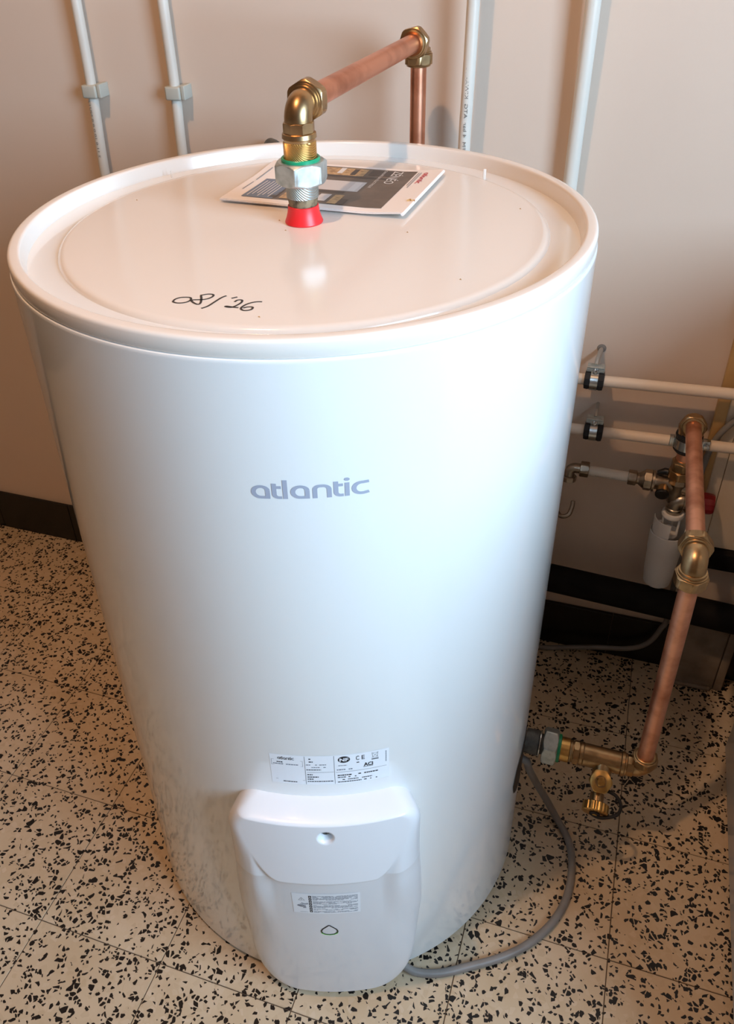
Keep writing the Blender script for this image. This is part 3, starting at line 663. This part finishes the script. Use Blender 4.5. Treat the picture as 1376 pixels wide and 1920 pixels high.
# printing that runs up the pipes
def pipe_print(parent, s, x, y, z, r, size, az, mi_m, length):
    mb = MB(); vs, fs, W = text_tris(s, 0.0); sx = length / W
    def f(a, b):
        an = math.radians(az + math.degrees(b * size / r)); return (x + (r + .0002) * math.sin(an), y - (r + .0002) * math.cos(an), z + a * sx)
    mb.add([f(vx, vy) for vx, vy in vs], fs); mb.build('pipe_printing', mi_m, parent, smooth=False, normals=False)
pipe_print(p3, 'NFM  4 bar  ATG  KIWA-KOMO  water classe 2 10 bar', 0.0722, 0.421, 0.915, 0.0083, 0.0062, -14, M['pipe_ink'], 0.21)
pipe_print(p1, '2 11 0 10 0 8 8 NU13', -0.5205, 0.4415, 0.875, 0.0079, 0.005, -12, M['pipe_ink'], 0.085)
def wall_clip(label, x, y, z):
    t = thing('pipe_clip', label, 'pipe clip', (x, YW, z), 'grey clips on the left vertical pipes')
    mb = MB(); box(mb, (x - 0.0115, y - 0.0125, z - 0.0105), (x + 0.0135, YW, z + 0.0085), bev=0.003); mb.build('saddle', M['clip'], t)
    mb = MB(); box(mb, (x + 0.0142, y - 0.0100, z - 0.0095), (x + 0.0205, YW, z + 0.0100), bev=0.0012); mb.build('latch', M['clip'], t)
    mb = MB(); box(mb, (x - 0.0135, y - 0.0085, z - 0.0095), (x + 0.0175, YW - .004, z + 0.0078), bev=0.001); mb.build('hinge', M['clip'], t)
wall_clip('grey plastic clip on the leftmost vertical pipe', -0.5185, 0.4445, 0.9735)
wall_clip('grey plastic clip on the second vertical pipe from the left', -0.3742, 0.4445, 0.9755)
def white_clip(label, x, y, z):
    t = thing('pipe_clip', label, 'pipe clip', (x, YW, z)); mb = MB(); box(mb, (x - .014, y - .014, z - .010), (x + .018, YW, z + .010), bev=.003); mb.build('saddle', M['clip'], t)
# bracket eye showing behind the far rim of the lid
mb = MB(); t = thing('pipe_bracket', 'small dark round bracket showing behind the far rim, left of the union', 'bracket', (-0.2198, YW, 0.905))
lathe(mb, [(0.007, -0.010), (0.0105, -0.009), (0.0115, 0), (0.0105, 0.012), (0.004, 0.0125)], (-0.2198, 0.440, 0.9045), (0, -0.9, 0.45), 28); mb.build('cup', M['zinc_dark'], t)
mb = MB(); tube(mb, [(-0.2198, 0.440, 0.905), (-0.2198, YW, 0.905)], 0.004, 12); mb.build('stem', M['steel'], t)

# ================================================================== RIGHT SIDE HORIZONTAL PIPES
def hpipe(label, pts, r, name='plastic_pipe', m='pvc_dull'):
    mb = MB(); tube(mb, pts, r, 28); return setp(mb.build(name, M[m], None), label, 'pipe')
def lineat(p, q, x): t = (x - p[0]) / (q[0] - p[0]); return tuple(p[i] + (q[i] - p[i]) * t for i in range(3))
PA = ((0.3356, 0.420, 0.598), (0.4829, 0.420, 0.6020)); PB = ((0.3497, 0.420, 0.5087), (0.5029, 0.420, 0.5117))
hpipe('upper horizontal white pipe running right from behind the heater', [lineat(*PA, x) for x in (0.05, .3, .6, 1.255)], 0.0085)
hpipe('lower horizontal white pipe running right from behind the heater', [lineat(*PB, x) for x in (0.05, .3, .6, 1.255)], 0.0085)

def pipe_clamp(label, x, y, z, r, w=0.034, rubber_w=0.030, axis='x', lift=0.030, big=False):
    """rubber lined steel clamp on a horizontal pipe, hung from a bolt in the wall"""
    t = thing('pipe_clamp', label, 'pipe clamp', (x, YW, z))
    mb = MB(); rr = r + 0.0058
    for s in (-1, 1): lathe(mb, [(r * 1.02, 0.0042), (rr, 0.0045), (rr + .0012, 0.009), (rr + .0004, 0.0135), (r * 1.02, 0.0145)], (x, y, z), (s, 0, 0), 10, ref=(0, .2, 1))
    lathe(mb, [(r * 1.02, -0.006), (rr, -0.006), (rr, 0.006), (r * 1.02, 0.006)], (x, y, z), (1, 0, 0), 24); mb.build('rubber_lining', M['rubber'], t, angle=25)
    mb = MB(); lathe(mb, [(rr - .0004, -0.0058), (rr + .0012, -0.0056), (rr + .0012, 0.0056), (rr - .0004, 0.0058)], (x, y, z), (1, 0, 0), 40)
    mb.build('steel_band', M['steel'], t)
    mb = MB(); box(mb, (x - .013, y - .003, z + rr + .0002), (x + .013, y + .007, z + rr + .0065), bev=.0008); box(mb, (x - .0125, y - .005, z + rr + .0078), (x + .0125, y + .009, z + rr + .0095), bev=.0004); mb.build('bracket_plate', M['zinc'], t)
    mb = MB(); hexnut(mb, (x, y - .003, z + rr + .003), (0, -1, .2), .0065, 0, .004); lathe(mb, [(0.0042, -.001), (0.0042, .0005)], (x, y - .003, z + rr + .003), (0, -1, .2), 20); mb.build('nut', M['steel'], t)
    return t
c1 = pipe_clamp('rubber lined steel clamp on the upper horizontal white pipe', 0.2875, 0.420, 0.5966, 0.0085)
mb = MB(); tube(mb, [(0.2872, 0.424, 0.6205), (0.2880, 0.434, 0.6255), (0.2905, YW, 0.632)], 0.0036, 14); mb.build('bolt', M['steel'], c1)
mb = MB(); lathe(mb, [(0.0068, 0), (0.0062, 0.0015), (0.0042, 0.002)], (0.2905, YW, 0.6315), (0, -1, 0), 24); mb.build('wall_plug', M['cable'], c1)
c2 = pipe_clamp('rubber lined steel clamp on the lower horizontal white pipe', 0.2985, 0.420, 0.5077, 0.0085)
mb = MB(); tube(mb, [(0.2985, 0.424, 0.531), (0.2985, 0.440, 0.536), (0.2985, YW, 0.536)], 0.0025, 12); mb.build('bolt', M['steel'], c2)

# cold feed: upper elbow, copper runs, lower elbow
ZH = 0.5505; PE = Vector((0.4362, 0.050, 0.583)); PW = Vector((0.4375, 0.415, 0.5530)); PB_ = Vector((0.4419, 0.0505, 0.1970))
LR = 0.0110
elbow('pipe_elbow', 'brass elbow at the wall end of the lower copper run, above the black clamp', PW, (0, -1, 0), (0, 0, -1), r=0.0140, Rb=0.0145, la=0.0105, lb=0.010, af=0.0355, refA=(.5, 0, 1), refB=refaz(5), nl=.012, m='brass')
elbow('pipe_elbow', 'brass elbow joining two copper pipes in front of the white siphon', PE, (0, 1, -.09), (0, 0, -1), r=0.0142, Rb=0.0178, la=0.020, lb=0.021, af=0.0360, refA=(1, 0, .15), refB=refaz(12), nl=.0155)
mb = MB(); tube(mb, [PE + (PW - PE) * t for t in (0.09, .3, .6, .945)], LR, 32); setp(mb.build('copper_pipe', M['copper_dark'], None), 'copper pipe running from the wall elbow towards the viewer at right', 'pipe')
mb = MB(); tube(mb, [PE + (PB_ - PE) * t for t in (0.075, .3, .6, .94)], LR, 32); setp(mb.build('copper_pipe', M['copper_dark'], None), 'vertical copper pipe standing over the drain cock at lower right', 'pipe')

# short vertical feed below the wall elbow
VX, VY = 0.4372, 0.415
mb = MB(); tube(mb, [(VX, VY, 0.538), (VX, VY, 0.476)], 0.0115, 28); setp(mb.build('copper_pipe', M['copper_dark'], None), 'short copper stub between the big black clamp and the safety valve', 'pipe')
bc = thing('pipe_clamp', 'large black rubber and steel clamp around the short copper stub', 'pipe clamp', (VX, YW, 0.515))
mb = MB(); lathe(mb, [(0.0118, 0.4985), (0.0165, 0.4990), (0.0198, 0.5030), (0.0185, 0.5060), (0.0185, 0.5240), (0.0200, 0.5280), (0.0178, 0.5345), (0.0118, 0.5350)], (VX, VY, 0), seg=20); mb.build('rubber_lining', M['rubber'], bc, angle=25)
mb = MB(); lathe(mb, [(0.0183, 0.5070), (0.0203, 0.5073), (0.0203, 0.5232), (0.0183, 0.5235)], (VX, VY, 0), seg=40); mb.build('steel_band', M['steel'], bc)
mb = MB(); box(mb, (VX - .0265, VY - .006, 0.507), (VX - .0195, VY + .004, 0.523), bev=.001); mb.build('lug', M['steel'], bc)
mb = MB(); box(mb, (VX + .0195, VY - .006, 0.507), (VX + .031, VY + .004, 0.523), bev=.001); mb.build('lug', M['steel'], bc)
mb = MB(); hexnut(mb, (VX + .026, VY - .006, .515), (0, -1, 0), .009, 0, .005); mb.build('bolt', M['steel'], bc)
mb = MB(); tube(mb, [(VX, VY + .019, .515), (VX, YW, .515)], 0.004, 14); mb.build('wall_stud', M['steel'], bc)

# safety group
sv = thing('safety_valve', 'nickel and brass safety valve group on the wall with red knob', 'valve', (VX, VY, 0.44))
mb = MB(); hexnut(mb, (VX, VY, 0), (0, 0, 1), 0.0300, 0.4655, 0.4800, ref=refaz(10)); lathe(mb, [(.0125, .4795), (.0138, .4800), (.0130, .4835), (.0116, .4838)], (VX, VY, 0), seg=32); mb.build('compression_nut', M['brass'], sv)
mb = MB(); hexnut(mb, (VX, VY, 0), (0, 0, 1), 0.0335, 0.4500, 0.4650, ref=refaz(-12)); mb.build('compression_nut', M['brass'], sv)
mb = MB(); hexnut(mb, (VX, VY, 0), (0, 0, 1), 0.0315, 0.4405, 0.4500, ch1=0, ref=refaz(28), sides=8); lathe(mb, [(.0152, .4405), (.0135, .436), (.0125, .425), (.0125, .405), (.0105, .402)], (VX, VY, 0), seg=36)
tube(mb, [(0.4045, VY, 0.4355), (0.420, VY, 0.4355), (0.462, VY, 0.4300)], [0.0122, 0.0115, 0.0115], 28); mb.build('valve_body', M['nickel'], sv)
mb = MB(); tube(mb, bend((0.4400, 0.4095, 0.4105), (1, 0.1, 0), (0, 0, -1), 0.010, 0.022, 0.0155), 0.0115, 28)
lathe(mb, [(0.0118, 0.010), (0.0132, 0.0105), (0.0132, 0.0150), (0.0118, 0.0155)], (0.4400, 0.4095, 0.4105), (1, 0.1, 0), 32)
lathe(mb, [(0.0118, 0.0140), (0.0128, 0.0150), (0.0132, 0.0190), (0.0122, 0.0205), (0.0122, 0.0235), (0.010, 0.024)], (0.4400, 0.4095, 0.4105), (0, 0, -1), 32); mb.build('outlet_elbow', M['nickel'], sv)
mb = MB(); lathe(mb, [(0.0095, 0.0), (0.0095, 0.0200), (0.0088, 0.0205)], (0.4160, VY, 0.4330), (0, -1, -.25), 32); mb.build('test_port', M['brass'], sv)
mb = MB(); lathe(mb, [(0.0098, 0.0200), (0.0104, 0.0205), (0.0104, 0.0240), (0.0095, 0.0252), (0.001, 0.0254)], (0.4160, VY, 0.4330), (0, -1, -.25), 32); mb.build('black_cap', M['black'], sv)
mb = MB(); tube(mb, [(0.4060, VY + .004, 0.4490), (0.4150, VY + .003, 0.4545), (0.4300, VY + .002, 0.4540)], [0.004, 0.0058, 0.0058], 16); mb.build('shutoff_handle', M['black'], sv)
mb = MB(); lathe(mb, [(0.011, 0.0), (0.011, 0.028)], (0.452, 0.413, 0.4110), (1, 0, 0), 28); mb.build('relief_stem', M['nickel'], sv)
mb = MB(); vs = []
prof_k = [(0.0145, 0.026), (0.0168, 0.027), (0.0172, 0.031), (0.0165, 0.040), (0.0150, 0.0435), (0.0001, 0.044)]
lathe(mb, prof_k, (0.452, 0.413, 0.4090), (1, 0.02, 0), 12); setp(mb.build('relief_knob', M['dark_red'], sv, angle=20), 'dark red knob')
# union towards the left and white branch pipe
sx = 0.4355
mb = MB(); O2 = (0, VY, sx)
hexnut(mb, O2, (1, 0, 0), 0.0315, 0.3865, 0.3985, ref=(0, -.3, 1), sides=8); lathe(mb, [(0.0145, 0.3985), (0.0172, 0.3990), (0.0172, 0.4025), (0.0135, 0.4030), (0.0128, 0.4060)], O2, (1, 0, 0), 40); lathe(mb, [(.0100, .3795), (.0128, .3835), (.0150, .3870)], O2, (1, 0, 0), 36); mb.build('union_nut', M['nickel'], sv)
mb = MB(); hexnut(mb, O2, (1, 0, 0), 0.0225, 0.3625, 0.3755, ref=(0, -.3, 1)); lathe(mb, [(0.0105, 0.3755), (0.0092, 0.3762), (0.0092, 0.381)], O2, (1, 0, 0), 36); mb.build('compression_nut', M['nickel'], sv)
mb = MB(); tube(mb, [(0.3000, VY, 0.4362), (0.3650, VY, 0.4355)], 0.0083, 28); wp = setp(mb.build('plastic_pipe', M['pvc'], None), 'short white pipe between two nickel fittings, below the lower long white pipe', 'pipe')
mb = MB(); vs, fs, W = text_tris('20x2,25 2016', 0.0)
def f(a, b): an = math.radians(20 + math.degrees(b * .004 / .0083)); return (0.312 + a * .040 / W, VY - .0085 * math.cos(an), .4360 - .0085 * math.sin(an) + .0004)
mb.add([f(vx, vy) for vx, vy in vs], fs); childof(mb.build('pipe_printing', M['pipe_ink'], None, smooth=False, normals=False), wp)
el = thing('pipe_elbow', 'small nickel plated elbow beside the heater at the left end of the short white pipe', 'pipe elbow', (0.272, VY, 0.437))
mb = MB(); tube(mb, bend((0.2725, VY, 0.4372), (1, 0, 0), (0, -.15, -1), 0.009, 0.018, 0.017), 0.0082, 28); mb.build('elbow_body', M['nickel'], el)
mb = MB(); hexnut(mb, (0.2725, VY, 0.4370), (1, 0, 0), 0.0235, 0.0155, 0.0295, ref=(0, -.4, 1)); mb.build('compression_nut', M['nickel'], el)
mb = MB(); hexnut(mb, (0.2725, VY, 0.4372), (0, -.15, -1), 0.0225, 0.015, 0.024, ref=(.3, 1, 0)); mb.build('compression_nut', M['nickel'], el)
hk = thing('pipe_hook', 'open curved nickel hook low on the wall beside the heater', 'hook', (0.268, YW, 0.345))
mb = MB(); tube(mb, smooth_path([(0.256, YW, 0.345), (0.258, 0.435, 0.338), (0.268, 0.418, 0.3335), (0.2805, 0.4185, 0.3380), (0.2845, 0.428, 0.3480), (0.2845, 0.436, 0.356)], 6), [0.0038] * 30 + [0.003], 12); mb.build('curve', M['nickel'], hk)

# siphon under the safety valve
SX, SY = 0.4405, 0.4135
si = thing('siphon', 'white plastic siphon hanging under the safety valve', 'siphon', (SX, SY, 0.232))
mb = MB(); lathe(mb, [(0.0005, 0.2320), (0.0175, 0.2325), (0.0215, 0.2365), (0.0245, 0.262), (0.0262, 0.3045), (0.0266, 0.306), (0.0272, 0.3075), (0.0282, 0.345), (0.0275, 0.3455), (0.0268, 0.344), (0.0262, 0.3100), (0.0200, 0.309), (0.0005, 0.309)], (SX, SY, 0), seg=56, cap0=False, cap1=False); mb.build('cup', M['siphon'], si)
# funnel wall with a window cut out towards the viewer
mb = MB(); vs = []; fs = []; rows = [0.320, 0.336, 0.352, 0.3725]; n = 64
def open_(k): az = k / n * 360; return 0 < az < 66 or 200 < az < 262
for dr_ in (0.0, -0.0012):
    for z in rows:
        for k in range(n):
            a = 2 * PI * k / n; rr = 0.0252 + (z - .32) * .02 + dr_; vs.append((SX + rr * math.sin(a), SY - rr * math.cos(a), z))
nr = len(rows)
for i in range(nr - 1):
    for k in range(n):
        if i >= 1 and open_(k + .5): continue
        k2 = (k + 1) % n; a, b, c, d = i * n + k, i * n + k2, (i + 1) * n + k2, (i + 1) * n + k; o_ = nr * n
        fs += [(a, b, c, d), (o_ + d, o_ + c, o_ + b, o_ + a)]
        if i == nr - 2 or open_(k + .5): fs.append((d, c, o_ + c, o_ + d))
        if i >= 1 and open_(k + 1.5): fs.append((b, o_ + b, o_ + c, c))
        if i >= 1 and open_(k - .5): fs.append((a, d, o_ + d, o_ + a))
    if i == 0:
        for k in range(n):
            if open_(k + .5): k2 = (k + 1) % n; fs.append((n + k, n + k2, nr * n + n + k2, nr * n + n + k))
mb.add(vs, fs); mb.build('funnel_wall', M['siphon'], si, normals=False)
mb = MB(); lathe(mb, [(0.0120, 0.3780), (0.0165, 0.3785), (0.0175, 0.3820), (0.0165, 0.3860), (0.0130, 0.3865)], (SX, SY - .003, 0), seg=40)
for a in (55, 165, 285): q = math.radians(a); x, y = SX + .0135 * math.sin(q), SY - .003 - .0135 * math.cos(q); box(mb, (x - .0015, y - .0015, 0.345), (x + .0015, y + .0015, 0.380))
lathe(mb, [(0.0105, 0.3480), (0.0145, 0.3485), (0.0145, 0.3410), (0.0125, 0.3405)][::-1], (SX, SY - .003, 0), seg=32); mb.build('inlet_cage', M['siphon'], si)
mb = MB(); tube(mb, [(SX, SY + .02, .262), (SX, YW, .262)], .008, 16); mb.build('drain_stub', M['siphon'], si)

# cold inlet union, drain tee, elbow
CY, CZ = 0.0505, 0.1970
un2 = thing('union_fitting', 'zinc hexagonal union with green ring low at the side of the heater', 'pipe fitting', (0.285, CY, CZ)); OC = (0, CY, CZ)
mb = MB(); lathe(mb, [(0.0155, 0.2792), (0.0175, 0.2796), (0.0180, 0.2980), (0.0165, 0.3000)], OC, (1, 0, 0), 40); lathe(mb, [(.0145, .2995), (.0145, .308)], OC, (1, 0, 0), 32); mb.build('nipple', M['zinc_dark'], un2)
mb = MB(); lathe(mb, [(0.0165, .2998), (.0190, .3002), (.0190, .3015), (.0165, .302)], OC, (1, 0, 0), 40); mb.build('washer', M['steel'], un2)
mb = MB(); hexnut(mb, OC, (1, 0, 0), 0.0460, 0.3050, 0.3270, ref=(0, -.80, .6), cap=1.14); mb.build('hex_nut', M['zinc'], un2)
mb = MB(); lathe(mb, [(0.0180, .326), (.0198, .3265), (.0198, .3310), (.0165, .332)], OC, (1, 0, 0), 48); setp(mb.build('insulating_ring', M['green'], un2), 'green plastic ring')
mb = MB(); lathe(mb, [(0.0168, .3300), (.0170, .3440), (.0150, .3450)], OC, (1, 0, 0), 48); mb.build('brass_sleeve', M['brass_new'], un2)
te = thing('drain_cock', 'brass tee with drain cock, knurled cap and black strap, above the floor', 'valve', (0.395, CY, CZ))
mb = MB(); lathe(mb, [(.0140, .3445), (.0152, .3450), (.0158, .3475), (.0150, .3490), (.0152, .3590), (.0165, .3600), (.0168, .3640), (.0158, .3655), (.0160, .3680), (.0158, .4180), (.0170, .4195), (.0172, .4235), (.0160, .4245), (.0135, .4250)], OC, (1, 0, 0), 44)
hexnut(mb, OC, (1, 0, 0), .0312, .3500, .3585, ref=(0, -.5, 1), sides=8)
dv = Vector((0, -0.82, -0.57)).normalized(); lathe(mb, [(.0138, 0.0), (.0138, .0390), (.0120, .0400)], (0.3945, CY, CZ), dv, 40); mb.build('tee_body', M['brass'], te)
P3 = Vector((0.3945, CY, CZ)) + dv * 0.030; bv = Vector((0, -0.62, 0.78)).normalized()
mb = MB(); hexnut(mb, P3, bv, .0300, .002, .0145, ref=(1, 0, .1), ch0=0); mb.build('bonnet', M['brass_new'], te)
mb = MB(); lathe(mb, [(.0082, .0140), (.0082, .0147)], P3, bv, 24); mb.build('stem_recess', M['brass'], te); mb = MB(); hexnut(mb, P3, bv, .0105, .0150, .0225, ref=(.3, 0, 1), sides=4, seg=48, cap=1.4); setp(mb.build('valve_stem', M['brass_new'], te, angle=20), 'square valve stem')
P4 = Vector((0.3935, CY - 0.046, CZ - 0.037)); cv = Vector((0, -0.93, -0.36)).normalized()
mb = MB(); lathe(mb, [(.0100, -.012), (.0100, .002)], P4, cv, 28); mb.build('outlet', M['brass'], te)
mb = MB(); seg = 72; vs = []; fs = []; a_, u_, v_ = basis(cv)
for hh, r0 in ((.0010, .0165), (.0020, .0178), (.0130, .0178), (.0142, .0168), (.0142, .0001)):
    for k in range(seg):
        an = 2 * PI * k / seg; rr = r0 + (0.0010 if (k % 4) < 2 else 0) * (1 if .0015 < hh < .0135 else 0); vs.append(P4 + a_ * hh + (u_ * math.cos(an) + v_ * math.sin(an)) * rr)
for i in range(4):
    for k in range(seg): k2 = (k + 1) % seg; fs.append((i * seg + k, i * seg + k2, (i + 1) * seg + k2, (i + 1) * seg + k))
fs.append(tuple(range(seg))); mb.add(vs, fs); lathe(mb, [(.0038, .0140), (.0038, .0172), (.0030, .0178)], P4, cv, 20); mb.build('knurled_cap', M['brass_new'], te)
mb = MB(); pk = P4 + cv * .0155
st = smooth_path([pk + Vector((-.006, 0, 0)), pk + Vector((.004, -.001, -.0035)), pk + Vector((.016, .001, -.0035)), pk + Vector((.031, .006, .0030)), pk + Vector((.034, .014, .0130)), pk + Vector((.026, .022, .0200)), pk + Vector((.012, .026, .0215)), pk + Vector((-.004, .027, .0185))], 6)
tube(mb, st, 0.0025, 10); lathe(mb, [(.0045, -.0012), (.0078, -.0010), (.0078, .0010), (.0045, .0012)], pk, cv, 28); setp(mb.build('strap', M['rubber'], te), 'black rubber retaining strap')
for o_ in (un2, te): o_.location.x = 0.28 + (o_.location.x - 0.28) * 0.955; o_.scale = (0.955, 1.02, 1.02)
elbow('pipe_elbow', 'brass elbow at the foot of the lower vertical copper pipe, beside the drain cock', PB_, (-1, 0, 0), (0, 0, 1), r=0.0130, Rb=0.0134, la=0.0177, lb=0.0153, endA='thread', af=0.0320, refB=refaz(5), refA=(0, -.6, 1), nl=.0125)

# ================================================================== BLACK PIPES, CABLES, RIGHT CORNER
mb = MB(); tube(mb, [lineat((0.2644, 0.39, 0.2173), (0.5705, 0.39, 0.2018), x) for x in (0.0, .25, .6, 1.255)], 0.0245, 36)
setp(mb.build('drain_pipe', M['black_pipe'], None), 'thick black drain pipe running just above the black baseboard', 'pipe')
mb = MB(); box(mb, (0.500, 0.436, 0.262), (1.255, YW, 0.2965), bev=.002); setp(mb.build('duct_strip', M['black_pipe'], None), 'black strip on the wall at far right above the thick drain pipe', 'strip')
mb = MB(); box(mb, (0.4685, 0.4452, 0.30), (0.4850, YW, 1.5), bev=.0008); setp(mb.build('wooden_batten', M['wood'], None), 'tan wooden batten standing against the wall at far right', 'batten')
mb = MB(); box(mb, (0.4850, 0.4490, 0.2965), (0.5035, YW, 1.5), bev=.0008); setp(mb.build('cover_strip', M['board'], None), 'narrow cream strip just right of the tan batten', 'strip')
mb = MB(); box(mb, (0.5045, 0.4515, 0.2975), (0.98, YW, 1.5), bev=.0008); setp(mb.build('wall_panel', M['board'], None), 'cream wall panel at the far right edge', 'panel')
bx = thing('plaster_box', 'grey plaster boxing on the floor in the right corner, under the drain pipe', 'boxing', (0.545, 0.43, 0))
mb = MB(); box(mb, (0.498, 0.4150, 0.0), (0.5775, YW - .0085, 0.176), bev=.003); mb.build('front_panel', M['plaster_box'], bx)
mb = MB(); box(mb, (0.5788, 0.4170, 0.0), (0.5930, YW - .0085, 0.176), bev=.0015); mb.build('side_strip', M['plaster_box'], bx)
mb = MB(); box(mb, (0.502, 0.4095, 0.0), (0.574, 0.4165, 0.0085), bev=.003); mb.build('mortar_fillet', M['plaster_box'], bx)
mb = MB(); c3 = [(0.60, 0.4395, 0.70), (0.535, 0.4395, 0.605), (0.4965, 0.4395, 0.548), (0.4790, 0.4396, 0.515), (0.4710, 0.4396, 0.470), (0.4690, 0.4396, 0.40), (0.4705, 0.4396, 0.30), (0.4735, 0.4396, 0.20), (0.4760, 0.438, 0.128), (0.4709, 0.436, 0.1077), (0.4600, 0.436, 0.074), (0.4432, 0.436, 0.0523), (0.4169, 0.436, 0.0384), (0.3693, 0.434, 0.0290), (0.321, 0.430, 0.0180), (0.2725, 0.426, 0.0065), (0.20, 0.420, 0.0060)]
tube(mb, smooth_path(c3, 8), 0.0048, 14); setp(mb.build('cable', M['cable'], None), 'thin grey cable running down the wall and along the black baseboard', 'cable')
